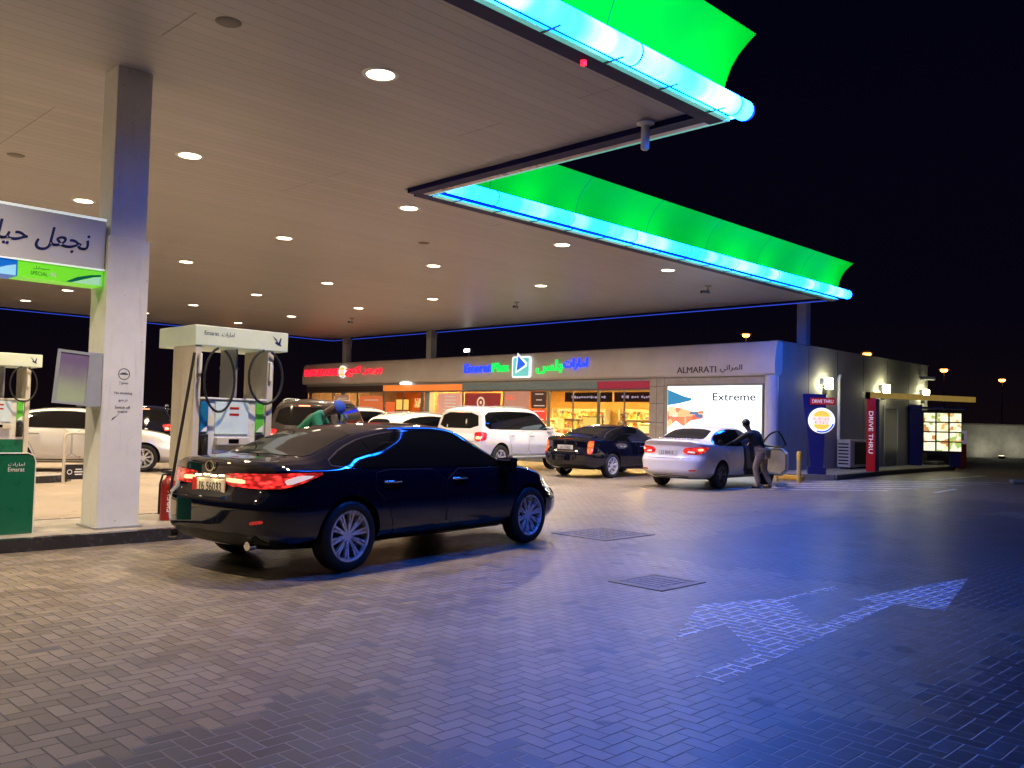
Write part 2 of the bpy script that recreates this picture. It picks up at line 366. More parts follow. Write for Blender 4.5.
# ------------------------------------------------------------------ palette
P = dict(
 white_metal=mat('white_metal', (0.72, 0.74, 0.73), 0.32, 0.0, var=0.05, scale=2.5, grime=.28),
 cream_metal=mat('cream_metal', (0.58, 0.55, 0.47), 0.38, var=0.06, scale=3, grime=.3),
 grey_metal=mat('grey_metal', (0.33, 0.34, 0.36), 0.35, 0.3, var=0.06),
 steel=mat('steel', (0.6, 0.6, 0.6), 0.25, 1.0, var=0.08, scale=12),
 chrome=mat('chrome', (0.75, 0.75, 0.76), 0.08, 1.0, var=0.0),
 black_plastic=mat('black_plastic', (0.012, 0.012, 0.013), 0.45, var=0.1, scale=14),
 black_rubber=mat('black_rubber', (0.010, 0.010, 0.010), 0.6, var=0.15, scale=20),
 tyre=mat('tyre_rubber', (0.013, 0.013, 0.014), 0.75, var=0.2, scale=16, bump=0.3),
 rim=mat('alloy', (0.75, 0.76, 0.80), 0.28, 0.45, var=0.08, scale=10),
 dark_rim=mat('dark_alloy', (0.12, 0.12, 0.13), 0.3, 0.8, var=0.08, scale=10),
 well=mat('wheel_well', (0.006, 0.006, 0.006), 0.9, var=0),
 black_paint=mat('black_paint', (0.003, 0.004, 0.013), 0.05, 0.0, coat=.5, var=0.0, spec=0.5),
 white_paint=mat('white_paint', (0.80, 0.80, 0.78), 0.2, 0.0, coat=0.8, var=0.03, scale=3),
 brown_paint=mat('brown_paint', (0.055, 0.046, 0.042), 0.22, 0.35, coat=0.9, var=0.04),
 tint=mat('tinted_glass', (0.0035, 0.004, 0.0045), 0.035, 0.0, var=0, spec=0.7),
 rear_tint=mat('rear_glass', (0.012, 0.012, 0.012), 0.05, 0.0, var=0, spec=0.8),
 cabin=mat('cabin_shade', (0.008, 0.008, 0.009), 0.8, var=0.1),
 seat=mat('seat_cloth', (0.16, 0.14, 0.12), 0.85, var=0.12, scale=30),
 tail_on=mat('tail_lamp_lit', (0.35, 0.008, 0.01), 0.08, 0, emit=(1.0, 0.035, 0.03), es=1.3, coat=1, var=0.0),
 tail_dark=None, tail_hot=mat('tail_lamp_bulb', (0.6, 0.1, 0.08), 0.1, 0, emit=(1.0, 0.20, 0.10), es=5.0, var=0.0),
 tail_off=mat('tail_lens_faint_glow', (0.30, 0.012, 0.012), 0.08, 0, emit=(1, 0.04, 0.03), es=0.25, coat=1, var=0),  # unlit lenses and reflectors carry an added faint red glow
 tail_white=mat('reverse_lens', (0.6, 0.55, 0.53), 0.1, 0, emit=(1, 0.75, 0.65), es=0.7, coat=1, var=0),
 head_on=mat('headlamp_lens', (0.6, 0.6, 0.6), 0.05, 0, emit=(1.0, 0.80, 0.55), es=2.6, coat=1, var=0),
 plate_w=mat('plate_white', (0.7, 0.68, 0.6), 0.4, var=0.05),
 plate_lit=mat('plate_lit', (0.75, 0.7, 0.6), 0.4, var=0.05),
 plate_red=mat('plate_red', (0.6, 0.03, 0.02), 0.4, var=0),
 ink=mat('black_ink', (0.01, 0.01, 0.012), 0.5, var=0),
 navy_ink=mat('navy_ink', (0.012, 0.016, 0.12), 0.4, var=0),
 grey_ink=mat('grey_ink', (0.06, 0.065, 0.07), 0.5, var=0),
 white_ink=mat('white_ink', (0.8, 0.8, 0.8), 0.5, var=0),
 green_box=mat('green_paint', (0.004, 0.13, 0.06), 0.3, coat=0.3, var=0.08),
 concrete=mat('concrete', (0.30, 0.275, 0.235), 0.75, var=0.25, scale=5, bump=0.4),
 kerb=mat('kerb_paint', (0.028, 0.028, 0.032), 0.22, coat=0.25, var=0.25, scale=7, bump=0.2),
 sidewalk=mat('sidewalk_paver', (0.30, 0.285, 0.28), 0.6, var=0.2, scale=4, bump=0.3),
 red=mat('red_paint', (0.42, 0.012, 0.012), 0.35, var=0.12),
 red_glow=mat('red_panel', (0.45, 0.01, 0.012), 0.35, emit=(1, 0.02, 0.02), es=0.10, var=0.06),
 blue_post=mat('blue_paint', (0.012, 0.014, 0.13), 0.35, var=0.08),
 yellow=mat('yellow_paint', (0.62, 0.36, 0.04), 0.45, var=0.1),
 wall=mat('grey_cladding', (0.30, 0.295, 0.30), 0.6, var=0.12, scale=1.2, bump=0.1, grime=.3),
 parapet=mat('beige_cladding', (0.62, 0.56, 0.53), 0.42, var=0.07, scale=0.8, grime=.12),
 tile=mat('beige_tile', (0.42, 0.37, 0.31), 0.4, var=0.1, scale=4),
 roof=mat('roof_dark', (0.03, 0.03, 0.032), 0.8, var=0.1),
 frame=mat('window_frame', (0.24, 0.23, 0.22), 0.35, 0.4, var=0.05),
 floor_in=mat('shop_floor', (0.42, 0.34, 0.24), 0.25, var=0.12),
 wall_in=mat('shop_wall', (0.55, 0.36, 0.13), 0.6, var=0.1),
 wall_orange=mat('restaurant_wall', (0.55, 0.19, 0.05), 0.6, var=0.15),
 ceil_in=mat('shop_ceiling', (0.55, 0.48, 0.38), 0.7, var=0.05),
 boundary=mat('boundary_render', (0.5, 0.52, 0.46), 0.8, var=0.18, scale=1.1, bump=0.3),
 skin_dark=mat('skin_dark', (0.07, 0.038, 0.025), 0.5, var=0.1, scale=20),
 skin=mat('skin', (0.22, 0.12, 0.08), 0.5, var=0.1, scale=20),
 hair=mat('hair', (0.012, 0.01, 0.009), 0.6, var=0.2, scale=40),
 navy_cloth=mat('navy_cloth', (0.008, 0.009, 0.013), 0.85, var=0.2, scale=25),
 khaki=mat('khaki_cloth', (0.36, 0.27, 0.17), 0.85, var=0.15, scale=25),
 green_cloth=mat('green_cloth', (0.01, 0.19, 0.09), 0.8, var=0.15, scale=25),
 blue_cloth=mat('blue_cloth', (0.02, 0.08, 0.42), 0.75, var=0.12, scale=30),
 dark_cloth=mat('dark_cloth', (0.03, 0.03, 0.035), 0.85, var=0.2, scale=25),
 shoe=mat('shoe_leather', (0.02, 0.015, 0.012), 0.4, var=0.1),
)
def lamp_pattern(m, scale, es, lo=.15):
    nt = m.node_tree; b = nt.nodes['Principled BSDF']; tc = nt.nodes.new('ShaderNodeTexCoord'); mp = nt.nodes.new('ShaderNodeMapping'); mp.inputs['Scale'].default_value = (1, 1, 2.6)
    vo = nt.nodes.new('ShaderNodeTexVoronoi'); vo.inputs['Scale'].default_value = scale; n = nt.nodes.new('ShaderNodeTexNoise'); n.inputs['Scale'].default_value = 5
    nt.links.new(tc.outputs['Object'], mp.inputs[0]); nt.links.new(mp.outputs[0], vo.inputs['Vector']); nt.links.new(mp.outputs[0], n.inputs['Vector'])
    q = NT(nt); f = q.mul(q.sub(1.0, q.sstep(vo.outputs['Distance'], 0.05, 0.75)), q.sstep(n.outputs['Fac'], .36, .62))
    nt.links.new(q.mul(q.add(lo, f), es), b.inputs['Emission Strength'])
lamp_pattern(P['tail_on'], 14, 3.0, .08)
PAVER = paver_material(); PAINT = worn_paint_material(); SOFFIT = soffit_material()
LINE = worn_paint_material('worn_line', 0.25, 0.62)
GLASS = glass_material('shop_glass')
PANE = glass_material('door_glass', (0.75, 0.85, 0.8))
LAMP = emat('downlight_lens', (1.0, 0.80, 0.56), 14.0)
TUBE = emat('neon_tube', (0.006, 0.15, 1.0), 112.0)
TUBE2 = emat('neon_tube_dim', (0.006, 0.15, 1.0), 58.0)
def _vary(m, lo, hi, scale, aspect):
    nt = m.node_tree; e = [n for n in nt.nodes if n.type == 'EMISSION'][0]; st = e.inputs['Strength'].default_value
    tc = nt.nodes.new('ShaderNodeTexCoord'); mp = nt.nodes.new('ShaderNodeMapping'); mp.inputs['Scale'].default_value = aspect
    n = nt.nodes.new('ShaderNodeTexNoise'); n.inputs['Scale'].default_value = scale; n.inputs['Detail'].default_value = 3
    nt.links.new(tc.outputs['Object'], mp.inputs[0]); nt.links.new(mp.outputs[0], n.inputs['Vector'])
    mr = nt.nodes.new('ShaderNodeMapRange'); mr.inputs['From Min'].default_value = .3; mr.inputs['From Max'].default_value = .7
    mr.inputs['To Min'].default_value = st*lo; mr.inputs['To Max'].default_value = st*hi
    nt.links.new(n.outputs['Fac'], mr.inputs['Value']); nt.links.new(mr.outputs[0], e.inputs['Strength'])
    q = NT(nt); cc = q.cmix(q.sstep(n.outputs['Fac'], .42, .68), (0.0018, 0.095, 1.0), (0.010, 0.17, 1.0)); nt.links.new(cc, e.inputs['Color'])
_vary(TUBE, 0.45, 1.5, 1.1, (1, .3, .3)); _vary(TUBE2, 0.45, 1.5, 1.1, (1, .3, .3))
TUBE_LED = emat('edge_led', (0.03, 0.07, 0.6), 1.2)
GREEN = mat('green_fascia', (0.002, 0.42, 0.002), 0.75, emit=(0.0, 1.0, 0.02), es=0.26, var=0.08, scale=0.8, spec=0.05)

# ------------------------------------------------------------------ camera, world
H = 1.45
M3 = Matrix(((0.70459482, -0.04791796, -0.70799014), (-0.70909964, -0.00916667, -0.70504874), (0.0, 1.0, 0.0)))
def cam_matrix():
    f = 887.0
    def ray(px, py): return Vector((px-512.0, -(py-384.0), -f))
    vx = ray(1393, 444).normalized(); vy = ray(-382, 399).normalized()
    vz = vx.cross(vy).normalized(); vy = vz.cross(vx)
    return Matrix((vx, vy, vz))
MC = cam_matrix()
cam = bpy.data.cameras.new('camera'); cam.sensor_width = 36; cam.lens = 887.0/1024*36; cam.clip_start = 0.05; cam.clip_end = 2000
co = bpy.data.objects.new('camera', cam); COL.objects.link(co)
co.matrix_world = Matrix.Translation((0, 0, H)) @ MC.to_4x4(); SC.camera = co

w = bpy.data.worlds.new('World'); SC.world = w; w.use_nodes = True
nt = w.node_tree; bg = nt.nodes['Background']
tc = nt.nodes.new('ShaderNodeTexCoord'); sp = nt.nodes.new('ShaderNodeSeparateXYZ'); nt.links.new(tc.outputs['Generated'], sp.inputs[0])
cr = nt.nodes.new('ShaderNodeValToRGB'); nt.links.new(sp.outputs['Z'], cr.inputs[0])
cr.color_ramp.elements[0].position = 0.0; cr.color_ramp.elements[0].color = (0.0048, 0.0026, 0.0036, 1)
cr.color_ramp.elements[1].position = 0.5; cr.color_ramp.elements[1].color = (0.0006, 0.0005, 0.0048, 1)
e_ = cr.color_ramp.elements.new(0.12); e_.color = (0.0018, 0.0012, 0.0045, 1)
nt.links.new(cr.outputs[0], bg.inputs[0]); bg.inputs[1].default_value = 1.0
SC.view_settings.view_transform = 'Standard'; SC.view_settings.look = 'None'; SC.view_settings.exposure = 0; SC.view_settings.gamma = 1
SC.cycles.use_denoising = True; SC.cycles.denoiser = 'OPENIMAGEDENOISE'
SC.cycles.sample_clamp_indirect = 6.0; SC.cycles.max_bounces = 7; SC.cycles.diffuse_bounces = 3; SC.cycles.glossy_bounces = 4
SC.cycles.transparent_max_bounces = 12; SC.cycles.caustics_reflective = False; SC.cycles.caustics_refractive = False

# ------------------------------------------------------------------ ground
b = MB()
b.quad((-400, -400, 0), (400, -400, 0), (400, 400, 0), (-400, 400, 0))
tag(b.build('ground', PAVER), kind='structure')

# arrow marking (one worn shape lying on the pavers)
b = MB()
def flat(bm_, pts, z): bm_.quad(*[(p[0], p[1], z) for p in pts])
flat(b, [(4.46, 2.71), (7.62, 2.985), (7.56, 3.13), (4.46, 2.88)], 0.004)
flat(b, [(7.66, 2.60), (9.62, 3.035), (7.50, 3.32), (7.56, 3.13), (7.62, 2.985)], 0.004)
flat(b, [(5.25, 2.944), (6.35, 3.032), (7.1, 3.72), (6.26, 4.02), (5.08, 3.46), (5.80, 3.50)], 0.004)
flat(b, [(7.1, 3.72), (7.02, 3.66), (8.0, 3.60), (8.05, 3.69)], 0.004)
tag(b.build('arrow_marking', PAINT), kind='structure')
# hatched box and lane dashes
b = MB()
for k in range(6):
    x0 = 17.3+k*1.5; y0 = 11.9-k*0.12
    dx, dy = 4.6, -3.2
    n = Vector((0.57, 0.82)).normalized()*0.10
    flat(b, [(x0-n.x, y0-n.y), (x0+dx-n.x, y0+dy-n.y), (x0+dx+n.x, y0+dy+n.y), (x0+n.x, y0+n.y)], 0.004)
flat(b, [(22.3, 7.75), (24.4, 7.95), (24.4, 8.08), (22.3, 7.88)], 0.005)
flat(b, [(28.3, 9.9), (33.1, 9.86), (33.1, 10.06), (28.3, 10.1)], 0.004)
flat(b, [(10.5, 15.5), (13.5, 15.5), (13.5, 15.6), (10.5, 15.6)], 0.004)
flat(b, [(6.9, 15.2), (8.5, 15.2), (8.5, 15.28), (6.9, 15.28)], 0.004)
tag(b.build('road_marking', LINE), kind='structure')

def cover(name, x0, x1, y0, y1, lab, cat, n=5):
    o = empty(name, ((x0+x1)/2, (y0+y1)/2, 0), 0, lab, cat)
    hx, hy = (x1-x0)/2, (y1-y0)/2
    f = MB()
    for a in ((-hx, hx, -hy, -hy+.07), (-hx, hx, hy-.07, hy), (-hx, -hx+.07, -hy+.07, hy-.07), (hx-.07, hx, -hy+.07, hy-.07)):
        f.box(*a, 0.0, 0.007)
    f.build('frame', mat('cover_frame', (0.17, 0.145, 0.115), 0.6, var=0.2), o)
    l = MB(); l.box(-hx+.072, hx-.072, -hy+.072, hy-.072, 0.0, 0.004)
    for i in range(n):
        for j in range(n):
            px = -hx+.12+(2*hx-.24)*(i+.5)/n; py = -hy+.12+(2*hy-.24)*(j+.5)/n
            l.box(px-.035, px+.035, py-.035, py+.035, 0.004, 0.007)
    l.build('lid', mat('cast_iron', (0.15, 0.13, 0.115), 0.55, 0.1, var=0.25, scale=9), o)
cover('manhole_cover', 8.7, 9.75, 6.95, 7.85, 'square paved access cover beyond the front wheel of the big black sedan', 'manhole cover', 6)
cover('manhole_cover', 6.5, 7.2, 4.55, 5.15, 'small dark studded drain cover on the pavers behind the arrow marking', 'manhole cover', 5)
cover('drain_grate', 17.2, 18.3, 4.5, 5.2, 'dark drain grate in the pavers at the right edge of the forecourt', 'drain', 6)

# ------------------------------------------------------------------ canopy
ZC = 5.42
can = empty('canopy', (9.0, 20.0, 0), 0, 'huge forecourt canopy with a pale panelled soffit, flared green fascia and glowing blue tubes', 'canopy')
can_off = Vector((9.0, 20.0, 0))
def lc(m_):  # shift world coords to canopy local
    bmesh.ops.translate(m_.bm, vec=-can_off, verts=m_.bm.verts); return m_
L_poly = [(-14, 6.2), (9.4, 6.2), (9.4, 12.1), (25.5, 12.1), (25.5, 38.4), (-14, 38.4)]
b = MB(); b.prism(L_poly, ZC, ZC+0.06); lc(b).build('soffit', SOFFIT, can)
b = MB(); b.prism([(-14, 6.25), (9.45, 6.25), (9.45, 12.15), (25.45, 12.15), (25.45, 38.35), (-14, 38.35)], ZC+0.065, 6.1); lc(b).build('roof_slab', P['roof'], can)
LIP = mat('lip_dark_blue', (0.009, 0.009, 0.085), 0.5, 0.0, coat=0.0, var=0.05, spec=0.1)
TRAY = mat('tray_metal', (0.5, 0.5, 0.5), 0.3, 0.2, var=0.08)
REFL = mat('tray_lens', (0.55, 0.75, 0.72), 0.2, emit=(0.05, 0.9, 0.75), es=0.35, var=0.08, scale=3)
b = MB()
b.box(-14, 9.72, 5.99, 6.197, 5.33, 5.55); b.box(9.403, 9.62, 6.2, 12.0, 5.34, 5.55)
b.box(9.62, 25.8, 11.86, 12.097, 5.34, 5.52); b.box(25.503, 25.72, 12.1, 38.4, 5.36, 5.9); b.box(-14, 25.72, 38.403, 38.6, 5.36, 5.9)
lc(b).build('edge_lip', LIP, can)
b = MB(); b.box(9.623, 9.74, 6.0, 11.86, 5.345, 5.5)
for k in range(8): b.box(9.62, 9.743, 6.4+k*.75, 6.42+k*.75, 5.342, 5.5)
lc(b).build('edge_trim', mat('edge_trim_metal', (0.5, 0.42, 0.45), 0.3, 0.4, var=0.1, scale=2), can)
b = MB(); b.box(-14, 9.7, 5.90, 5.987, 5.335, 5.36); b.box(9.85, 25.5, 11.70, 11.857, 5.335, 5.36); b.box(9.742, 9.80, 5.95, 11.9, 5.345, 5.38)
lc(b).build('tray_lens', REFL, can)
for k in range(10): x = 9.3-k*1.0; b = MB(); b.box(x-.012, x+.012, 5.72, 5.99, 5.32, 5.333); lc(b).build('tube_bracket', P['black_plastic'], can)
for k in range(16): x = 10.3+k*1.0; b = MB(); b.box(x-.012, x+.012, 11.5, 11.86, 5.32, 5.333); lc(b).build('tube_bracket', P['black_plastic'], can)
def fascia(y_tube, x0, x1, nm):
    # concave flared panel
    pts = [(y_tube+.25, 5.60), (y_tube+.235, 5.72), (y_tube+.20, 5.86), (y_tube+.13, 6.02), (y_tube+.02, 6.17), (y_tube-.12, 6.29), (y_tube-.22, 6.36)]
    f = MB(); th = 0.03
    bk = [(p[0]+th*1.2, p[1]+th*.6) for p in pts]
    prof = pts+list(reversed(bk))
    n = max(1, int((x1-x0)/2.0)); 
    A = [f.bm.verts.new((x0, p[0], p[1])) for p in prof]; B = [f.bm.verts.new((x1, p[0], p[1])) for p in prof]
    N = len(prof)
    for i in range(N): f.bm.faces.new((A[i], A[(i+1) % N], B[(i+1) % N], B[i]))
    f.bm.faces.new(A); f.bm.faces.new(list(reversed(B)))
    lc(f).build('fascia_panel', GREEN, can, smooth=40)
    e2 = MB(); e2.box(x0, x1, y_tube+.10, y_tube+.26, 5.56, 5.595); lc(e2).build('fascia_channel', LIP, can)
    t = MB(); t.tube([(max(x0, 4.7), y_tube, 5.47), (x1+.12, y_tube, 5.47)], 0.125, 20); 
    ec = MB(); ec.lathe([(.126, 0), (.12, .05), (.09, .10), (0, .12)], 20, Matrix.Translation((x1+.121, y_tube, 5.47)) @ Matrix.Rotation(R(90), 4, 'Y')); lc(ec).build('tube_end_cap', emat('tube_end', (.01, .05, 1.0), 3.0), can, smooth=50)
    o = lc(t).build('neon_tube', TUBE if nm == 'a' else TUBE2, can, smooth=50)
    xs_ = x1-2.4
    while xs_ > x0:
        f = MB(); pf = [(p[0]-.004, p[1]-.002) for p in pts]
        for pa, pb2 in zip(pf, pf[1:]): f.quad((xs_-.006, pa[0], pa[1]), (xs_+.006, pa[0], pa[1]), (xs_+.006, pb2[0], pb2[1]), (xs_-.006, pb2[0], pb2[1]))
        lc(f).build('panel_seam', mat('seam_green', (.0, .12, .0), .6, var=0), can); xs_ -= 2.4
    # tie bands round the tube
    x = x1-0.15
    while x > x0:
        c = MB(); c.lathe([(0.127, -.012), (0.133, -.012), (0.133, .012), (0.127, .012)], 20, Matrix.Translation((x, y_tube, 5.47)) @ Matrix.Rotation(R(90), 4, 'Y'), closed=True)
        lc(c).build('tube_band', LIP, can); x -= 2.05
fascia(5.80, -14, 9.78, 'a'); fascia(11.45, 9.86, 25.45, 'b')
for p0_, p1_, r_, lm_ in (((9.83, 5.9, 5.40), (9.83, 11.4, 5.40), .024, emat('notch_led', (.010, .10, 1.0), 85.0)), ((25.62, 12.1, 5.345), (25.62, 38.5, 5.345), .012, TUBE_LED), ((-14, 38.5, 5.345), (25.6, 38.5, 5.345), .012, TUBE_LED)):
    b = MB(); b.tube([p0_, p1_], r_, 8); lc(b).build('edge_led', lm_, can)
b = MB(); b.box(25.4, 27.65, 13.6, 13.95, 5.75, 6.05); lc(b).build('rear_beam', P['grey_metal'], can)

# ceiling lights
GX = [6.02, 10.31, 14.66, 18.73, 22.95]; GY = [8.25, 13.1, 17.53, 22.4, 26.55, 31.1, 35.4]
ordn = ['first', 'second', 'third', 'fourth', 'fifth', 'sixth', 'seventh']
first = None; WIDE = {}
def ceiling_light(x, y, lab):
    global first
    if first is None:
        o = empty('ceiling_light', (x, y, ZC), 0, lab, 'ceiling light', 'round downlights in the canopy soffit')
        t = MB(); t.lathe([(0.165, -0.012), (0.20, -0.012), (0.215, -0.004), (0.215, 0.0), (0.165, 0.0)], 28, closed=True)
        t.build('trim_ring', P['white_metal'], o, smooth=40)
        l = MB(); l.lathe([(0.0, -0.010), (0.10, -0.009), (0.163, -0.004)], 28); l.build('lens', LAMP, o, smooth=60)
        ld = bpy.data.lights.new('downlight_beam', 'SPOT'); ld.energy = 1800.0; ld.color = (1.0, 0.79, 0.53); ld.spot_size = R(124); ld.spot_blend = 1.0; ld.shadow_soft_size = 0.13
        lo = bpy.data.objects.new('downlight_beam', ld); COL.objects.link(lo); lo.parent = o; lo.location = (0, 0, -0.03)
        first = o; return o
    o = copy_tree(first); o.location = (x, y, ZC); tag(o, lab)
    if x > 8:
        key = 'edge' if x > 18 else 'mid'
        if key not in WIDE:
            WIDE[key] = [c for c in first.children if c.type == 'LIGHT'][0].data.copy()
            WIDE[key].spot_size = R(174 if key == 'edge' else 126); WIDE[key].spot_blend = 1.0; WIDE[key].energy = 2300 if key == 'edge' else 2100
        for c in o.children:
            if c.type == 'LIGHT': c.data = WIDE[key]
    return o
cnt = 0
for i, gx in enumerate(GX):
    for j, gy in enumerate(GY):
        if i > 0 and j == 0: continue
        if i == 0 and j > 4: continue
        if i == 4: continue
        edge = ' over the black sedan' if (i, j) == (0, 0) else ''
        if i == 0:
            lab = f'glowing round downlight in the leftmost lengthwise row, {ordn[j]} back from the front neon edge'
        else:
            lab = f'round downlight, {ordn[j-1]} back from the stepped neon edge, {ordn[i]} row from the left'
        ceiling_light(gx, gy, lab); cnt += 1
for gx in (1.75, -2.5, -6.7):
    for gy in GY[:5]:
        o = ceiling_light(gx, gy, 'round downlight of the canopy left of the pumps outside the picture')

def small_round(name, x, y, lab, cat):
    o = MB(); o.lathe([(0.0, -0.012), (0.11, -0.012), (0.13, 0.0)], 24, Matrix.Translation((0, 0, 0)))
    ob = o.build(name, mat('vent_grey', (0.14, 0.12, 0.115), 0.5, var=0.1), None, smooth=40); ob.location = (x, y, ZC-0.001); tag(ob, lab, cat)
small_round('ceiling_vent', 4.17, 8.32, 'small dark round vent in the soffit above the pump column', 'vent')
small_round('ceiling_vent', 4.2, 15.24, 'small dark round vent in the soffit at the left edge of the picture', 'vent')
small_round('ceiling_vent', 12.61, 15.44, 'small dark round vent in the soffit behind the inner neon corner', 'vent')
def cctv(x, y, rz, lab, white=False):
    o = empty('security_camera', (x, y, ZC), rz, lab, 'camera')
    m1 = P['white_metal'] if white else P['grey_metal']
    t = MB(); t.lathe([(0.0, -0.03), (0.09, -0.03), (0.095, 0.0)], 20); t.cyl((0, 0, -0.03), (0, 0, -0.14), 0.02, n=12); t.build('mount', m1, o, smooth=40)
    t = MB(); t.box(-0.05, 0.20, -0.045, 0.045, -0.23, -0.13, 0.02); t.build('housing', m1, o, smooth=40)
    t = MB(); t.cyl((0.20, 0, -0.18), (0.215, 0, -0.18), 0.035, n=16); t.build('camera_lens', P['tint'], o)
cctv(21.53, 13.69, 2.6, 'small grey camera under the soffit near the right-hand canopy post')
cctv(20.84, 20.58, 3.4, 'small grey camera under the soffit over the white off-roader')
cctv(20.46, 29.43, 3.4, 'small grey camera under the far soffit above the red shop sign')
o = empty('hanging_spotlight', (9.3, 6.9, ZC), 0, 'short white cylinder fitting hanging at the outer corner of the canopy', 'spotlight')
t = MB(); t.lathe([(0.0, 0.0), (0.11, 0.0), (0.12, -0.03), (0.05, -0.06), (0.045, -0.06)], 20); t.build('ceiling_plate', P['white_metal'], o, smooth=50)
t = MB(); t.lathe([(0.055, -0.055), (0.055, -0.36), (0.03, -0.38), (0.0, -0.38)], 20); t.build('housing', P['white_metal'], o, smooth=50)
t = MB(); t.cyl((0, 0, 0), (0, 0, -0.05), 0.035, n=14); o = t.build('indicator_lamp', mat('red_lamp', (0.4, 0, 0.02), 0.3, emit=(1, 0.02, 0.06), es=1.6, var=0)); o.location = (7.1, 6.1, 5.329); tag(o, 'tiny red lamp under the front canopy lip beside the neon tube', 'lamp')

# ------------------------------------------------------------------ columns
ZI = 0.135
col = empty('canopy_column', (4.05, 10.5, 0), 0, 'square pale metal canopy column standing on the pump island', 'column')
b = MB(); b.box(-.2, .2, -.2, .2, 3.44, ZC, 0.006); b.build('shaft', P['white_metal'], col)
b = MB(); b.box(-.235, .235, -.235, .235, ZI, 3.44, 0.008); b.build('cladding', P['white_metal'], col)
b = MB(); b.box(-.27, .27, -.27, .27, ZI, ZI+.02, 0.004); b.build('base_plate', P['grey_metal'], col)
fy = 10.5-.235-10.5
def colt(s, z, w_, h_, m_=P['grey_ink'], ar=False):
    letters(arabic(s) if ar else s, (0.0, -.237, z), (1, 0, 0), (0, 0, 1), width=w_, height=h_, depth=.001, m=m_, name='notice_lettering', parent=col)
b = MB(); b.lathe([(0.058, 0), (0.066, 0), (0.066, .001), (0.058, .001)], 28, Matrix.Translation((0, -.2365, 1.88)) @ Matrix.Rotation(R(90), 4, 'X'), closed=True)
b.box(-.045, .045, -.238, -.2365, 1.874, 1.884); b.box(-.03, .025, -.238, -.2365, 1.886, 1.896)
b.build('no_smoking_symbol', P['grey_ink'], col)
colt('ممنوع', 1.77, .10, .045, ar=True); colt('الدخان', 1.70, .12, .04, ar=True) if False else None
colt('No smoking', 1.66, .20, .035)
colt('نرجو', 1.58, .10, .04, ar=True); colt('الانتباه', 1.5, .1, .03, ar=True) if False else None
colt('Switch off', 1.50, .17, .035); colt('engine', 1.45, .11, .03)
b = MB(); b.prism([(-.11, 1.375), (-.05, 1.41), (-.03, 1.44), (-.06, 1.40), (-.1, 1.36), (-.12, 1.345)], 0, .001, Matrix.Translation((0, -.2355, 0)) @ Matrix.Rotation(R(90), 4, 'X')); b.build('peeled_sticker', P['grey_ink'], col)
POST = mat('post_blue_grey', (0.42, 0.45, 0.5), 0.35, var=0.06)
for x, y, z1, lab in ((27.45, 13.77, 6.0, 'pale square canopy post rising behind the grey side wall at the right'), (25.43, 36.9, ZC, 'far left pale canopy post rising behind the red shop sign'), (25.43, 30.4, ZC, 'dim canopy post rising above the shop parapet between the two signs')):
    o = empty('canopy_column', (x, y, 0), 0, lab, 'column')
    b = MB(); b.box(-.16, .16, -.16, .16, 0.15, z1, 0.006); b.build('shaft', POST, o)
    b = MB(); b.box(-.17, .17, -.17, .17, z1-.34, z1-.06); b.build('collar', P['grey_metal'], o)

# ------------------------------------------------------------------ pump islands
def island(x0, x1, y0, y1, lab):
    o = empty('pump_island', ((x0+x1)/2, (y0+y1)/2, 0), 0, lab, 'pump island')
    hx, hy = (x1-x0)/2, (y1-y0)/2
    pts = []
    for cx_, s in ((hx-hy, 1), (-hx+hy, -1)):
        for k in range(13):
            a = R(-90+180*k/12)*1.0
            pts.append((cx_+s*hy*math.cos(a), s*hy*math.sin(a)))
    t = MB(); t.prism(pts, 0.0, ZI-0.002); bmesh.ops.bevel(t.bm, geom=[e for e in t.bm.edges if all(v.co.z > .05 for v in e.verts)], offset=0.018, segments=2, affect='EDGES'); t.build('kerb', P['kerb'], o)
    t = MB(); t.prism([(p[0]*(hx-.1)/hx, p[1]*(hy-.1)/hy) for p in pts], 0.02, ZI); t.build('island_top', P['concrete'], o)
island(-4, 8.3, 9.90, 11.55, 'dark-kerbed pump island under the square column and the near pump')
island(-4, 6.75, 18.95, 20.5, 'far dark-kerbed pump island in front of the white estate car')

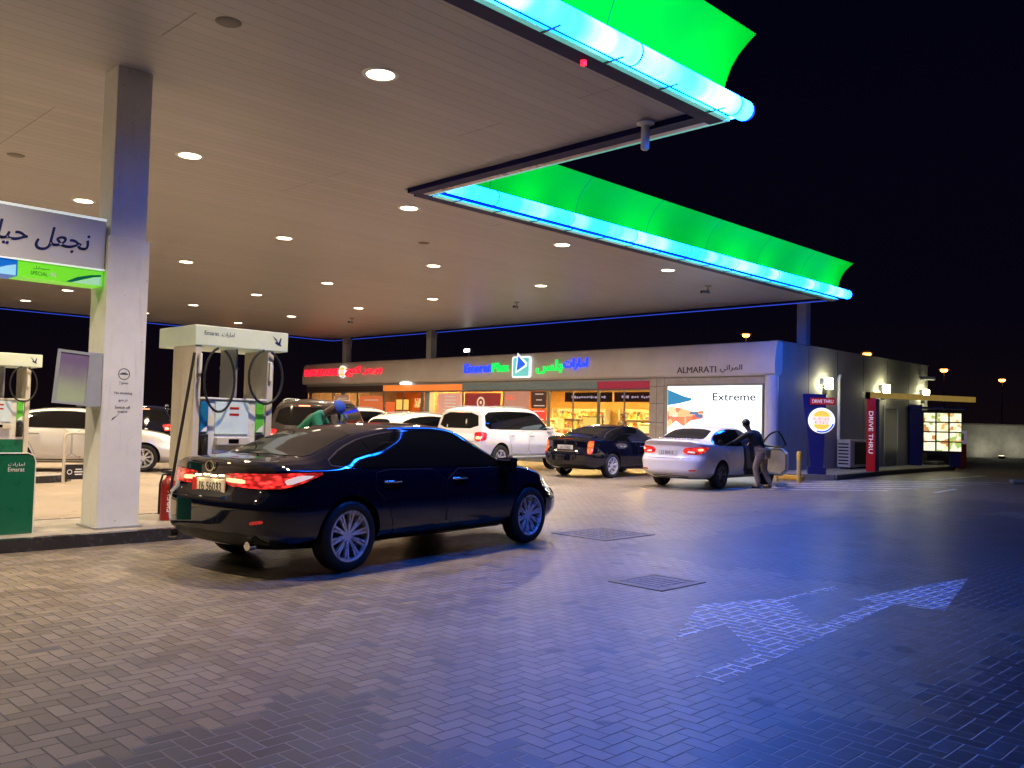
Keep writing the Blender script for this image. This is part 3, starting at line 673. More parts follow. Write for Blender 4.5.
# ------------------------------------------------------------------ fuel dispensers
GSTK = mat('green_sticker', (0.12, 0.55, 0.06), 0.3, var=0.1)
BSTK = mat('blue_sticker', (0.01, 0.17, 0.42), 0.3, var=0.1)
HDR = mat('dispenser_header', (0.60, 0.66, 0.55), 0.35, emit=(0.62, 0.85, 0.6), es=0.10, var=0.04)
def dispenser(loc, lab, green_base=False, group=None):
    # local: x along the island 0..1.28, y 0 (front) .. 1.0
    o = empty('fuel_dispenser', loc, 0, lab, 'fuel pump')
    W_, D_ = 1.08, 0.62
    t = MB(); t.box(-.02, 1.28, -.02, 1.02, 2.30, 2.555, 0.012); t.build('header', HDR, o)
    letters('Emarat  '+arabic('امارات'), (.30, -.0225, 2.455), (1, 0, 0), (0, 0, 1), width=.40, height=.07, depth=.002, m=P['grey_ink'], name='header_lettering', parent=o)
    t = MB()
    Mx = Matrix.Translation((1.13, -.0225, 2.43)) @ Matrix.Rotation(R(90), 4, 'X')
    t.prism([(-.09, .07), (-.03, .03), (.0, -.02), (.03, .05), (.045, .05), (.03, -.03), (.05, -.06), (-.01, -.045), (-.05, -.02), (-.03, .0)], 0, .002, Mx); t.build('header_emblem', P['navy_ink'], o)
    # end pylons
    t = MB(); t.box(0.0, .085, 0.0, .62, ZI, 2.30, 0.006); t.build('end_pylon', P['cream_metal'], o)
    t = MB(); t.box(1.0, 1.085, 0.0, .62, ZI, 2.30, 0.006); t.build('end_pylon', P['cream_metal'], o)
    t = MB(); t.box(.64, .665, .18, .60, 1.66, 2.30); t.build('hose_panel', P['grey_metal'], o)
    # cabinet
    body = P['green_box'] if green_base else P['white_metal']
    t = MB(); t.box(.088, .997, .03, .58, .85, 1.63, 0.01); t.build('cabinet', P['white_metal'], o)
    t = MB(); t.box(.088, .997, .03, .58, ZI, .847, 0.01); t.build('base_cabinet', body, o)
    t = MB(); t.box(.07, 1.02, .0, .60, 1.633, 1.66, 0.006); t.build('cabinet_cap', P['white_metal'], o)
    t = MB(); t.box(.30, .755, .012, .029, 1.20, 1.61, 0.004); t.build('display_panel', mat('display_panel', (0.55, 0.62, 0.65), 0.25, emit=(0.5, 0.85, 0.95), es=0.16, var=0.05), o)
    for z in (1.53, 1.45):
        t = MB(); t.box(.49, .62, .008, .0115, z-.015, z+.015); t.build('red_label', P['red'], o)
    t = MB(); t.box(.30, .76, -.05, .028, 1.06, 1.16, 0.012); kp = t.build('keypad_shelf', P['cream_metal'], o)
    t = MB(); t.box(.46, .60, -.054, -.0505, 1.085, 1.14); t.build('small_screen', P['tint'], kp)
    t = MB(); t.box(.10, .205, .010, .029, 1.22, 1.60, 0.004); s1 = t.build('blue_panel', BSTK, o)
    t = MB(); t.prism([(.11, 1.23), (.195, 1.23), (.195, 1.30), (.15, 1.27)], 0, .002, Matrix.Translation((0, .010, 0)) @ Matrix.Rotation(R(90), 4, 'X')); t.build('swoosh', P['white_ink'], s1)
    t = MB(); t.box(.86, .975, .010, .029, 1.22, 1.60, 0.004); s2 = t.build('green_panel', GSTK, o)
    t = MB(); t.prism([(.87, 1.23), (.965, 1.23), (.965, 1.32), (.91, 1.28)], 0, .002, Matrix.Translation((0, .010, 0)) @ Matrix.Rotation(R(90), 4, 'X')); t.build('swoosh', P['white_ink'], s2)
    for x in (.15, .92):
        t = MB(); t.box(x-.06, x+.06, -.01, .029, .90, 1.20, 0.01); hol = t.build('nozzle_holster', P['black_plastic'], o)
        t = MB(); t.tube([(x, -.03, 1.16), (x, -.05, 1.08), (x-.01, -.06, 1.0), (x-.01, -.03, .93)], [.022, .026, .03, .022], 10); t.box(x-.04, x+.02, -.09, -.02, 1.02, 1.13, 0.01); t.build('nozzle', P['black_rubber'], o, smooth=50)
    def loop(cx_, cz, rx, rz_, y, start, endz):
        pts = []
        for k in range(25):
            a = R(100+330*k/24)
            pts.append((cx_+rx*math.cos(a), y-.03*math.sin(a*.5), cz+rz_*math.sin(a)))
        return pts
    t = MB(); t.tube(loop(.29, 1.88, .21, .40, -.07, 0, 0), .016, 8); t.build('hose', P['black_rubber'], o, smooth=60)
    t = MB(); t.tube(loop(.93, 1.95, .25, .35, -.07, 0, 0), .016, 8); t.build('hose', P['black_rubber'], o, smooth=60)
    for xa_, za_ in ((.04, 1.95), (1.01, 1.9)):
        t = MB(); t.box(xa_, xa_+.035, -.045, -.003, za_, za_+.25, .006); t.build('hose_clip', P['white_metal'], o)
    return o
d1 = dispenser((5.0, 10.5, 0), 'pale green fuel pump with two looped hoses standing behind the big black sedan')
# long hose that runs down to the island
b = MB(); b.tube([(-.03, -.04, 2.2), (-.08, -.06, 1.9), (-.13, -.02, 1.4), (-.17, .05, .9), (-.20, .10, .5), (-.12, .2, .2)], .018, 8)
b.build('hose', P['black_rubber'], d1, smooth=60)
d2 = dispenser((4.72, 19.35, 0), 'distant green and white fuel pump on the far island at the left edge', True)

# extinguisher
ex = empty('fire_extinguisher', (4.83, 10.72, ZI), 0, 'red fire extinguisher with white lettering standing by the near fuel pump', 'fire extinguisher')
t = MB(); t.lathe([(0.0, 0.0), (0.085, 0.0), (0.095, 0.02), (0.095, 0.40), (0.08, 0.47), (0.04, 0.51), (0.03, 0.54)], 24); t.build('cylinder', P['red'], ex, smooth=40)
t = MB(); t.cyl((0, 0, .54), (0, 0, .58), .03, n=12); t.box(-.10, .03, -.015, .015, .58, .60, .005); t.box(-.09, .03, -.012, .012, .615, .63, .004); t.build('valve', P['black_plastic'], ex)
t = MB(); t.tube([(-.02, -.02, .57), (-.10, -.05, .56), (-.13, -.05, .45), (-.125, -.03, .2), (-.12, -.02, .08)], .013, 8); t.build('hose', P['black_rubber'], ex, smooth=60)
letters('FIREX', (-.02, -.0955, .24), (0, 0, 1), (-1, 0, 0), width=.26, height=.07, depth=.004, m=P['white_ink'], name='lettering', parent=ex)

# green waste box at the left
gb = empty('waste_bin', (2.70, 10.3, ZI), 0, 'tall dark green bin with white lettering and rounded shoulder left of the column', 'bin')
pts = [(-.7, 0), (.47, 0), (.47, .76), (.45, .82), (.40, .845), (-.7, .845)]
t = MB(); t.prism([(p[0], p[1]) for p in pts], -.32, 0.0, Matrix.Rotation(R(90), 4, 'X')); bmesh.ops.translate(t.bm, vec=(0, 0, 0), verts=t.bm.verts); t.build('bin_body', P['green_box'], gb)
t = MB(); t.tube([(-.7, -.004, .85), (.40, -.004, .85), (.455, -.004, .825), (.475, -.004, .76), (.475, -.004, .0)], .006, 8); t.build('edge_trim', P['white_ink'], gb)
t = MB(); t.box(-.7, .2, .35, .7, .0, .93, .02); t.build('rear_section', P['green_box'], gb)
letters(arabic('امارات'), (.29, -.001, .73), (1, 0, 0), (0, 0, 1), width=.16, height=.045, depth=.002, m=P['white_ink'], name='lettering', parent=gb)
letters('Emarat', (.29, -.001, .68), (1, 0, 0), (0, 0, 1), width=.16, height=.045, depth=.002, m=P['white_ink'], name='lettering', parent=gb)

# sign board beside the column
sb = empty('brand_sign_board', (2.3, 10.32, 2.86), 0, 'grey board with navy arabic lettering over a lit blue and green strip', 'sign')
BOARD = mat('sign_board_grey', (0.60, 0.63, 0.68), 0.35, var=0.05, scale=1.5)
x1 = 1.50
t = MB(); t.box(-3.0, x1, 0, .34, .19, .74, .008); t.build('board', BOARD, sb)
t = MB(); t.box(-3.0, x1+.004, -.004, .344, .741, .765); t.box(-3.0, x1+.004, -.006, .0, .172, .189); t.build('light_edge', mat('light_edge', (0.8, 0.8, 0.8), 0.4, emit=(0.9, 1, 0.95), es=0.5, var=0), sb)
t = MB(); t.box(.62, x1-.01, .01, .33, .0, .168); gs = t.build('green_strip', mat('green_strip', (0.14, 0.6, 0.03), 0.3, emit=(0.22, 1.0, 0.03), es=0.45, var=0.05), sb)
t = MB(); t.box(-3.0, .615, .01, .33, .0, .168); bs = t.build('blue_strip', mat('blue_strip', (0.01, 0.12, 0.5), 0.3, emit=(0.0, 0.14, 0.6), es=0.5, var=0.05), sb)
RX = Matrix.Rotation(R(90), 4, 'X')
t = MB(); t.prism([(1.16, .004), (1.47, .004), (1.47, .10), (1.40, .085), (1.30, .05)], 0, .002, Matrix.Translation((0, .009, 0)) @ RX); t.build('swoosh', mat('swoosh_pale', (0.4, 0.7, 0.5), 0.3, emit=(0.3, 0.8, 0.5), es=0.4, var=0), gs)
t = MB(); t.prism([(1.10, .004), (1.158, .004), (1.29, .055), (1.39, .09), (1.47, .105), (1.47, .125), (1.36, .11), (1.22, .07)], 0, .002, Matrix.Translation((0, .009, 0)) @ RX); t.build('swoosh', mat('swoosh_teal', (0.0, 0.2, 0.12), 0.3, var=0), gs)
t = MB(); t.prism([(.3, .004), (.60, .004), (.60, .12), (.52, .10), (.42, .06)], 0, .002, Matrix.Translation((0, .009, 0)) @ RX); t.build('swoosh', mat('swoosh_sky', (0.3, 0.6, 0.8), 0.3, emit=(0.2, 0.6, 0.9), es=0.5, var=0), bs)
letters('SPECIAL', (.83, .009, .055), (1, 0, 0), (0, 0, 1), width=.17, height=.04, depth=.002, m=mat('dark_green_ink', (0.01, 0.12, 0.03), 0.5, var=0), name='strip_lettering', parent=gs)
letters('95', (.97, .009, .055), (1, 0, 0), (0, 0, 1), width=.06, height=.045, depth=.002, m=P['white_ink'], name='strip_lettering', parent=gs)
letters(arabic('خصوصي') if 'ص' in FORMS else arabic('سبيشل'), (.85, .009, .115), (1, 0, 0), (0, 0, 1), width=.16, height=.04, depth=.002, m=MATS['dark_green_ink'], name='strip_lettering', parent=gs)
o = letters(arabic('نجعل حياتك'), (.70, -.001, .445), (1, 0, 0), (0, 0, 1), width=1.25, height=.27, depth=.003, m=P['navy_ink'], name='board_lettering', parent=sb, bold=.012)
# slanted lettering as on the board
for v in o.data.vertices: v.co.x += (v.co.z-.445)*0.22

# paper-towel cabinet with an open glazed door
pb = empty('notice_cabinet', (3.81, 10.42, 1.5), 0, 'open metal cabinet with a tilted glass door hanging on the side of the column', 'cabinet')
BOX = mat('cabinet_blue_grey', (0.42, 0.46, 0.5), 0.3, 0.2, var=0.05)
t = MB(); t.box(-.15, -.005, -.16, -.145, 0, .60); t.box(-.15, -.005, .15, .165, 0, .60); t.box(-.15, -.005, -.145, .15, 0, .015); t.box(-.15, -.005, -.145, .15, .585, .60); t.box(-.02, -.004, -.145, .15, .015, .585); t.build('cabinet_shell', BOX, pb)
t = MB()
t.prism([(-.13, .04), (.02, .02), (.05, .25), (-.04, .42), (.03, .46), (-.02, .5), (-.1, .3)], 0, .06, Matrix.Translation((-.06, 0, 0)) @ Matrix.Rotation(R(90), 4, 'Z') @ RX); t.build('crumpled_sheet', P['grey_metal'], pb)
dr = MB(); 
for a in ((0, .36, 0, .03), (0, .36, .56, .59), (0, .03, .03, .56), (.33, .36, .03, .56)): dr.box(a[0], a[1], -.012, .012, a[2], a[3])
door = dr.build('cabinet_door', BOX, pb)
door.location = (-.15, -.15, .005); door.rotation_euler = (0, R(-4), R(178))
t = MB(); t.box(.03, .33, -.004, .004, .03, .56)
pn = bpy.data.materials.new('painted_reflection_pane'); pn.use_nodes = True
q = NT(pn.node_tree); bb = pn.node_tree.nodes['Principled BSDF']; tcn = pn.node_tree.nodes.new('ShaderNodeTexCoord'); spn = pn.node_tree.nodes.new('ShaderNodeSeparateXYZ')
pn.node_tree.links.new(tcn.outputs['Object'], spn.inputs[0])
ff = q.add(q.mul(spn.outputs['Z'], 1.6), q.mul(q.noise(tcn.outputs['Object'], 4, 4), 0.35))
cc = q.cmix(q.sstep(ff, 0.25, 0.95), (0.42, 0.52, 0.34), (0.20, 0.15, 0.27))  # green to purple reflection painted into the pane colour
pn.node_tree.links.new(cc, bb.inputs['Base Color']); bb.inputs['Roughness'].default_value = 0.12
t.build('glass_pane', pn, door)

# hoop barrier with a black plate
hb = empty('hoop_barrier', (6.38, 18.7, 0), 0, 'tubular hoop barrier carrying a black notice plate at the end of the far island', 'barrier')
t = MB(); t.tube([(-.1, 0, 0), (-.1, 0, .9), (-.07, 0, .98), (0, 0, 1.0), (.65, 0, 1.0), (.72, 0, .98), (.75, 0, .9), (.75, 0, 0)], .03, 10); t.build('hoop', P['cream_metal'], hb, smooth=60)
t = MB(); t.box(-.08, .42, -.045, -.032, .08, .38, .004); pl = t.build('plate', P['black_plastic'], hb)
t = MB()
for x in (0.0, .34): t.lathe([(0.035, 0), (0.05, 0), (0.05, .002), (0.035, .002)], 18, Matrix.Translation((x, -.0455, .23)) @ RX, closed=True)
for z, ww in ((.28, .12), (.23, .16), (.18, .14)): t.box(.17-ww/2, .17+ww/2, -.047, -.0455, z-.012, z+.012)
t.build('plate_symbol', P['white_ink'], pl)

# ------------------------------------------------------------------ geometry helpers for vehicles
def pchip(xs, ys):
    n = len(xs); h = [xs[i+1]-xs[i] for i in range(n-1)]; d = [(ys[i+1]-ys[i])/h[i] for i in range(n-1)]
    m = [0]*n; m[0] = d[0]; m[-1] = d[-1]
    for i in range(1, n-1):
        if d[i-1]*d[i] <= 0: m[i] = 0
        else:
            w1 = 2*h[i]+h[i-1]; w2 = h[i]+2*h[i-1]; m[i] = (w1+w2)/(w1/d[i-1]+w2/d[i])
    def f(x):
        if x <= xs[0]: return ys[0]
        if x >= xs[-1]: return ys[-1]
        k = max(i for i in range(n-1) if xs[i] <= x)
        t = (x-xs[k])/h[k]; t2 = t*t; t3 = t2*t
        return (2*t3-3*t2+1)*ys[k]+(t3-2*t2+t)*h[k]*m[k]+(-2*t3+3*t2)*ys[k+1]+(t3-t2)*h[k]*m[k+1]
    return f
def sm(x, a, b):
    t = max(0.0, min(1.0, (x-a)/(b-a))); return t*t*(3-2*t)
def chaikin_open(p, it=2, r=0.25):
    for _ in range(it):
        o = [p[0]]
        for a, b_ in zip(p, p[1:]):
            o.append((a[0]*(1-r)+b_[0]*r, a[1]*(1-r)+b_[1]*r)); o.append((a[0]*r+b_[0]*(1-r), a[1]*r+b_[1]*(1-r)))
        o.append(p[-1]); p = o
    return p
def chaikin_closed(p, it=2, r=0.25):
    for _ in range(it):
        o = []
        for k in range(len(p)):
            a, b_ = p[k], p[(k+1) % len(p)]
            o.append((a[0]*(1-r)+b_[0]*r, a[1]*(1-r)+b_[1]*r)); o.append((a[0]*r+b_[0]*(1-r), a[1]*r+b_[1]*(1-r)))
        p = o
    return p
def area2(p): return sum(p[i][0]*p[(i+1) % len(p)][1]-p[(i+1) % len(p)][0]*p[i][1] for i in range(len(p)))/2
def outset(p, d):
    if area2(p) < 0: p = list(reversed(p))
    n = len(p); o = []
    for i in range(n):
        a, b_, c = Vector(p[i-1]), Vector(p[i]), Vector(p[(i+1) % n])
        e1 = (b_-a); e2 = (c-b_)
        if e1.length < 1e-6 or e2.length < 1e-6: o.append(p[i]); continue
        e1.normalize(); e2.normalize()
        n1 = Vector((e1.y, -e1.x)); n2 = Vector((e2.y, -e2.x)); bs_ = n1+n2
        if bs_.length < 1e-4: bs_ = n1
        bs_.normalize(); k = d/max(0.35, bs_.dot(n1)); o.append((b_.x+bs_.x*k, b_.y+bs_.y*k))
    return o
def clip(p, a, b_, c):
    """keep a*x+b*y>=c"""
    o = []; n = len(p)
    for i in range(n):
        P0, P1 = p[i], p[(i+1) % n]; d0 = a*P0[0]+b_*P0[1]-c; d1 = a*P1[0]+b_*P1[1]-c
        if d0 >= 0: o.append(P0)
        if (d0 >= 0) != (d1 >= 0):
            t = d0/(d0-d1); o.append((P0[0]+(P1[0]-P0[0])*t, P0[1]+(P1[1]-P0[1])*t))
    return o

def body_mesh(rows, L, ends, well_r, axles, W, zaxle, paint, dark):
    """loft a closed car body along x; returns an object (parent later)"""
    keys = ['zb', 'wb', 'ws', 'zs', 'wm', 'zm', 'we', 'ze', 'wf', 'zf', 'zt']
    xs = [r[0] for r in rows]; F = {k: pchip(xs, [r[i+1] for r in rows]) for i, k in enumerate(keys)}
    NS = 84; st = [xs[0]+(xs[-1]-xs[0])*(0.5-0.5*math.cos(math.pi*i/NS))*1.0 for i in range(NS+1)]
    # blend of cosine and uniform spacing
    st = [0.5*s+0.5*(xs[0]+(xs[-1]-xs[0])*i/NS) for i, s in enumerate(st)]
    def section(x):
        v = {k: F[k](x) for k in keys}
        G = []
        G += [(0, v['zb']), (v['wb'], v['zb']), (v['ws'], v['zs']), (v['ws']*.45+v['wm']*.55, v['zs']*.5+v['zm']*.5), (v['wm'], v['zm'])]
        # a crease a little under the belt
        G += [(v['wm']*.25+v['we']*.75+.012, v['zm']*.3+v['ze']*.7), (v['we']+.006, v['ze']-.02), (v['we']-.012, v['ze']+.012)]
        dx, dz = v['wf']-v['we'], v['zf']-v['ze']
        bl = 0.02*min(1.0, max(0.0, dz/.3))
        G += [(v['we']+dx*.35+bl, v['ze']+dz*.38), (v['we']+dx*.7+bl, v['ze']+dz*.74), (v['wf']+.01, v['zf']-.012), (v['wf']*.9, v['zf']+(v['zt']-v['zf'])*.42)]
        G += [(v['wf']*.5, v['zf']+(v['zt']-v['zf'])*.86), (0, v['zt'])]
        return chaikin_open(G, 2)
    bow_r, bow_f, er, ef, xr, xf = ends[:6]; rz_zone = ends[6] if len(ends) > 6 else .45
    half = W/2
    def warp(x, y, z):
        sr = 1-sm(x, xs[0], xs[0]+xr); sf = sm(x, xs[-1]-xf, xs[-1])
        sr2 = 1-sm(x, xs[0], xs[0]+rz_zone); sf2 = sm(x, xs[-1]-.6, xs[-1])
        t = min(1.1, abs(y)/half)
        return Vector((x+bow_r*sr*t**2.6+er(z)*sr2-bow_f*sf*t**2.3-ef(z)*sf2, y, z))
    bm = bmesh.new(); rings = []
    for x in st:
        s = section(x); n = len(s)
        ring = [bm.verts.new(warp(x, p[0], p[1])) for p in s]
        ring += [bm.verts.new(warp(x, -p[0], p[1])) for p in reversed(s[1:-1])]
        rings.append((ring, s))
    for (A, _), (B, _) in zip(rings, rings[1:]):
        m = len(A)
        for i in range(m): bm.faces.new((A[i], A[(i+1) % m], B[(i+1) % m], B[i]))
    for (ring, s), x, flip in ((rings[0], st[0], True), (rings[-1], st[-1], False)):
        n = len(s); prev = ring
        for t in (0.8, 0.6, 0.4, 0.2):
            cur = [ring[0]]+[bm.verts.new(warp(x, s[i][0]*t, s[i][1])) for i in range(1, n-1)]+[ring[n-1]]+[bm.verts.new(warp(x, -s[i][0]*t, s[i][1])) for i in range(n-2, 0, -1)]
            for i in range(len(ring)):
                vs = [prev[i], prev[(i+1) % len(ring)], cur[(i+1) % len(ring)], cur[i]]
                u = []
                for v in vs:
                    if v not in u: u.append(v)
                if len(u) >= 3: bm.faces.new(u)
            prev = cur
        # centre strip between the two innermost lines
        for i in range(0, n-1):
            a, b2 = prev[i], prev[i+1]
            c = prev[(len(ring)-i-1) % len(ring)]; d = prev[(len(ring)-i) % len(ring)]
            u = []
            for v in (a, b2, c, d):
                if v not in u: u.append(v)
            if len(u) >= 3:
                try: bm.faces.new(u)
                except ValueError: pass
    bmesh.ops.recalc_face_normals(bm, faces=bm.faces)
    me = bpy.data.meshes.new('body'); bm.to_mesh(me); bm.free()
    me.materials.append(paint); me.materials.append(dark)
    o = bpy.data.objects.new('body', me); COL.objects.link(o)
    # wheel arches
    cb = bmesh.new()
    for ax in axles:
        for s_ in (-1, 1):
            ring0 = []; ring1 = []
            for i in range(40):
                a = 2*math.pi*i/40
                ring0.append(cb.verts.new((ax+well_r*math.cos(a), s_*(half-.34), zaxle+well_r*math.sin(a))))
                ring1.append(cb.verts.new((ax+well_r*math.cos(a), s_*(half+.3), zaxle+well_r*math.sin(a))))
            cb.faces.new(ring0); cb.faces.new(list(reversed(ring1)))
            for i in range(40): cb.faces.new((ring0[i], ring1[i], ring1[(i+1) % 40], ring0[(i+1) % 40]))
    bmesh.ops.recalc_face_normals(cb, faces=cb.faces)
    cm = bpy.data.meshes.new('c'); cb.to_mesh(cm); cb.free(); cm.materials.append(paint); cm.materials.append(dark)
    for p in cm.polygons: p.material_index = 1
    cut = bpy.data.objects.new('c', cm); COL.objects.link(cut)
    md = o.modifiers.new('b', 'BOOLEAN'); md.operation = 'DIFFERENCE'; md.object = cut; md.solver = 'EXACT'; md.material_mode = 'INDEX'
    ne = None
    for solver, self_, tol in (('EXACT', False, False), ('EXACT', True, False), ('EXACT', False, True), ('EXACT', True, True), ('FAST', False, False)):
        md.solver = solver
        if solver == 'EXACT': md.use_self = self_; md.use_hole_tolerant = tol
        bpy.context.view_layer.update()
        if ne is not None: bpy.data.meshes.remove(ne)
        ne = bpy.data.meshes.new_from_object(o.evaluated_get(bpy.context.evaluated_depsgraph_get()))
        if max(abs(v.co.y) for v in ne.vertices) < half+.05: break
    o.modifiers.clear(); old = o.data; o.data = ne; ne.name = 'body'
    bpy.data.meshes.remove(old); bpy.data.objects.remove(cut); bpy.data.meshes.remove(cm)
    ne.shade_smooth(); ne.set_sharp_from_angle(angle=R(38))
    t = bmesh.new(); t.from_mesh(ne); bvh = BVHTree.FromBMesh(t); t.free()
    return o, bvh

class Skin:
    """lays patches of glass, doors and lamps on a car body by casting rays on it"""
    def __init__(s, bvh): s.bvh = bvh
    def patch(s, mb, poly, ang=None, off=.004, thick=.012, step=.07, top=False, mirror=False, rd=2, org=(0, 0)):
        """poly in (s,z): s runs along the horizontal axis square to the ray; top: poly in (x,y)"""
        if rd: poly = chaikin_closed(poly, rd, 0.18)
        bm = bmesh.new(); bm.faces.new([bm.verts.new((p[0], p[1], 0)) for p in poly])
        for ax in (0, 1):
            lo = min(p[ax] for p in poly); hi = max(p[ax] for p in poly); k = lo+step
            while k < hi-1e-4:
                no = (1, 0, 0) if ax == 0 else (0, 1, 0)
                bmesh.ops.bisect_plane(bm, geom=bm.verts[:]+bm.edges[:]+bm.faces[:], plane_co=(k if ax == 0 else 0, k if ax == 1 else 0, 0), plane_no=no)
                k += step
        if top: d = Vector((0, 0, -1))
        else: d = Vector((math.cos(ang), math.sin(ang), 0)); pr = Vector((math.sin(ang), -math.cos(ang), 0))
        pos = {}; last = 5.0
        res = []
        for v in bm.verts:
            if top: o = Vector((v.co.x, v.co.y, 5))
            else: o = pr*v.co.x+Vector((0, 0, v.co.y))-d*6
            h = s.bvh.ray_cast(o, d)
            if h[0] is None:
                nr = s.bvh.find_nearest(o+d*(5 if top else 5.2)); p, nn = nr[0], nr[1]
            else: p, nn = h[0], h[1]
            if nn.dot(d) > 0: nn = -nn
            nn = (nn-d*0.5).normalized()
            res.append((v, p+nn*off, p-nn*thick))
        be = [e for e in bm.edges if e.is_boundary]
        tgt = mb.bm; sg = -1 if mirror else 1
        mp = {v: tgt.verts.new((p.x, p.y*sg, p.z)) for v, p, q_ in res}
        bv = {v for e in be for v in e.verts}
        mp2 = {v: tgt.verts.new((q_.x, q_.y*sg, q_.z)) for v, p, q_ in res if v in bv}
        nf = []
        for f in bm.faces:
            nf.append(tgt.faces.new([mp[v] for v in f.verts]))
        for e in be:
            a, c = e.verts
            nf.append(tgt.faces.new((mp[a], mp[c], mp2[c], mp2[a])))
        bm.free()
        bmesh.ops.recalc_face_normals(tgt, faces=nf)
        # make sure that the skin looks outward
        d2 = Vector((d.x, d.y*sg, d.z)); f0 = nf[0]
        if sum(f.normal.dot(d2)*f.calc_area() for f in nf[:max(1, len(nf)-len(be))]) > 0: bmesh.ops.reverse_faces(tgt, faces=nf)
        return mb
    def side(s, mb, poly, right=True, **k): return s.patch(mb, poly, R(90), mirror=not right, **k)
    def one(s, name, m, parent, poly, right=True, **k):
        mb = MB(); s.side(mb, poly, right, **k); return mb.build(name, m, parent, smooth=40, fix=False)
    def rear(s, name, m, parent, poly, **k):
        mb = MB(); s.patch(mb, [(-p[0], p[1]) for p in poly], 0.0, **k); return mb.build(name, m, parent, smooth=40, fix=False)
    def front(s, name, m, parent, poly, **k):
        mb = MB(); s.patch(mb, [(p[0], p[1]) for p in poly], math.pi, **k); return mb.build(name, m, parent, smooth=40, fix=False)
    def diag(s, mb, pts3, ang, mirror=False, **k):
        pr = Vector((math.sin(ang), -math.cos(ang), 0))
        return s.patch(mb, [(pr.dot(Vector((p[0], p[1], 0))), p[2]) for p in pts3], ang, mirror=mirror, **k)

def wheel(parent, x, side, z, r, rr, wd, half, spokes, rim_m, style='double'):
    """side -1 right, +1 left"""
    yc = side*(half-wd/2-.015)
    o = bpy.data.objects.new('wheel', None); COL.objects.link(o); o.parent = parent; o.location = (x, yc, z); o.empty_display_size = .1
    Mx = Matrix.Rotation(R(90)*(-side), 4, 'X')  # local +z -> outward
    h = wd/2
    t = MB(); t.lathe([(rr-.012, -h*.8), (rr+.01, -h*.98), (r-.04, -h), (r-.012, -h*.86), (r, -h*.6), (r+.001, 0), (r, h*.6), (r-.012, h*.86), (r-.04, h), (rr+.01, h*.98), (rr-.012, h*.8)], 44, Mx, closed=True)
    t.build('tyre', P['tyre'], o, smooth=50)
    t = MB()
    t.lathe([(rr+.003, h*.82), (rr-.004, h*.90), (rr-.022, h*.90), (rr-.034, h*.6), (rr-.045, -h*.7), (rr+.003, -h*.8)], 44, Mx, closed=True)
    cz = h*.78
    t.lathe([(0.0, cz-.02), (.045, cz-.02), (.058, cz-.03), (.062, cz-.06)], 24, Mx)
    def spoke(a, w0, w1, zi, zo):
        ca, sa = math.cos(a), math.sin(a); e1 = Vector((ca, sa, 0)); e2 = Vector((-sa, ca, 0))
        vs = []
        for rad, ww, zz in ((.045, w0, zi), (rr*.6, (w0+w1)/2, (zi+zo)/2+.004), (rr-.015, w1, zo)):
            for sgn, dz in ((-1, -.01), (1, -.01), (1, -.04), (-1, -.04)):
                vs.append(t.bm.verts.new(Mx @ (e1*rad+e2*sgn*ww*(1 if dz > -.02 else 1.2)+Vector((0, 0, zz+dz+.01)))))
        for k in (0, 4):
            for i in range(4):
                t.bm.faces.new((vs[k+i], vs[k+(i+1) % 4], vs[k+4+(i+1) % 4], vs[k+4+i]))
        t.bm.faces.new(vs[0:4]); t.bm.faces.new(vs[8:12])
    for i in range(spokes):
        a = 2*math.pi*i/spokes+.2
        if style == 'double':
            spoke(a-.09, .010, .010, cz-.02, cz); spoke(a+.09, .010, .010, cz-.02, cz)
        else:
            spoke(a, .028, .024, cz-.02, cz)
    t.build('rim', rim_m, o, smooth=35)
    t = MB(); t.lathe([(0.0, -.02), (rr-.05, -.02), (rr-.05, -.05)], 30, Mx); t.lathe([(0, .03), (.15, .03), (.15, -.01)], 30, Mx); t.build('brake_disc', mat('brake_disc', (0.03, 0.03, 0.032), 0.4, 0.7, var=0.1), o, smooth=40)
    return o

def mirrors(root, x, y, z, m):
    for s_ in (-1, 1):
        t = MB(); t.box(x-.05, x+.07, s_*(y+.03)-.0, s_*(y+.17), z-.055, z+.055, 0.03, 3); t.box(x+.0, x+.07, s_*(y-.04), s_*(y+.05), z-.05, z-.015)
        t.build('wing_mirror', m, root, smooth=45)
def handle(root, x, y, z, s_, m):
    t = MB(); t.tube([(x-.11, s_*(y-.01), z), (x-.09, s_*(y+.028), z), (x+.09, s_*(y+.028), z), (x+.11, s_*(y-.01), z)], .013, 8)
    return t.build('handle', m, root, smooth=60)

def surf_y(bvh, x, z):
    h = bvh.ray_cast(Vector((x, -4, z)), Vector((0, 1, 0))); return -h[0].y if h[0] is not None else .9
def surf_xr(bvh, y, z):
    h = bvh.ray_cast(Vector((-6, y, z)), Vector((1, 0, 0))); return h[0].x if h[0] is not None else -2.4

def plate_rear(root, bvh, y, z, w_, h_, m, txt, redstrip=False, lettermat=None):
    x = surf_xr(bvh, y, z)-.012
    t = MB(); t.box(x-.012, x, y-w_/2, y+w_/2, z-h_/2, z+h_/2, .003); o = t.build('number_plate', m, root)
    off = 0
    if redstrip:
        t = MB(); t.box(x-.0145, x-.0125, y+w_/2-.075, y+w_/2-.004, z-h_/2+.004, z+h_/2-.004); t.build('red_band', P['plate_red'], o); off = -.03
    if redstrip:   # number plate lamps over the plate
        for k in (-.12, .12):
            t = MB(); t.box(x-.055, x-.02, y+k-.02, y+k+.02, z+h_/2+.022, z+h_/2+.034, .003); t.build('plate_lamp', emat('plate_lamp', (1.0, .72, .36), 26.0), root)
    if txt: letters(txt, (x-.0125, y+off, z), (0, -1, 0), (0, 0, 1), width=w_*.66, height=h_*.55, depth=.002, m=lettermat or P['ink'], name='plate_lettering', parent=o)
    return o

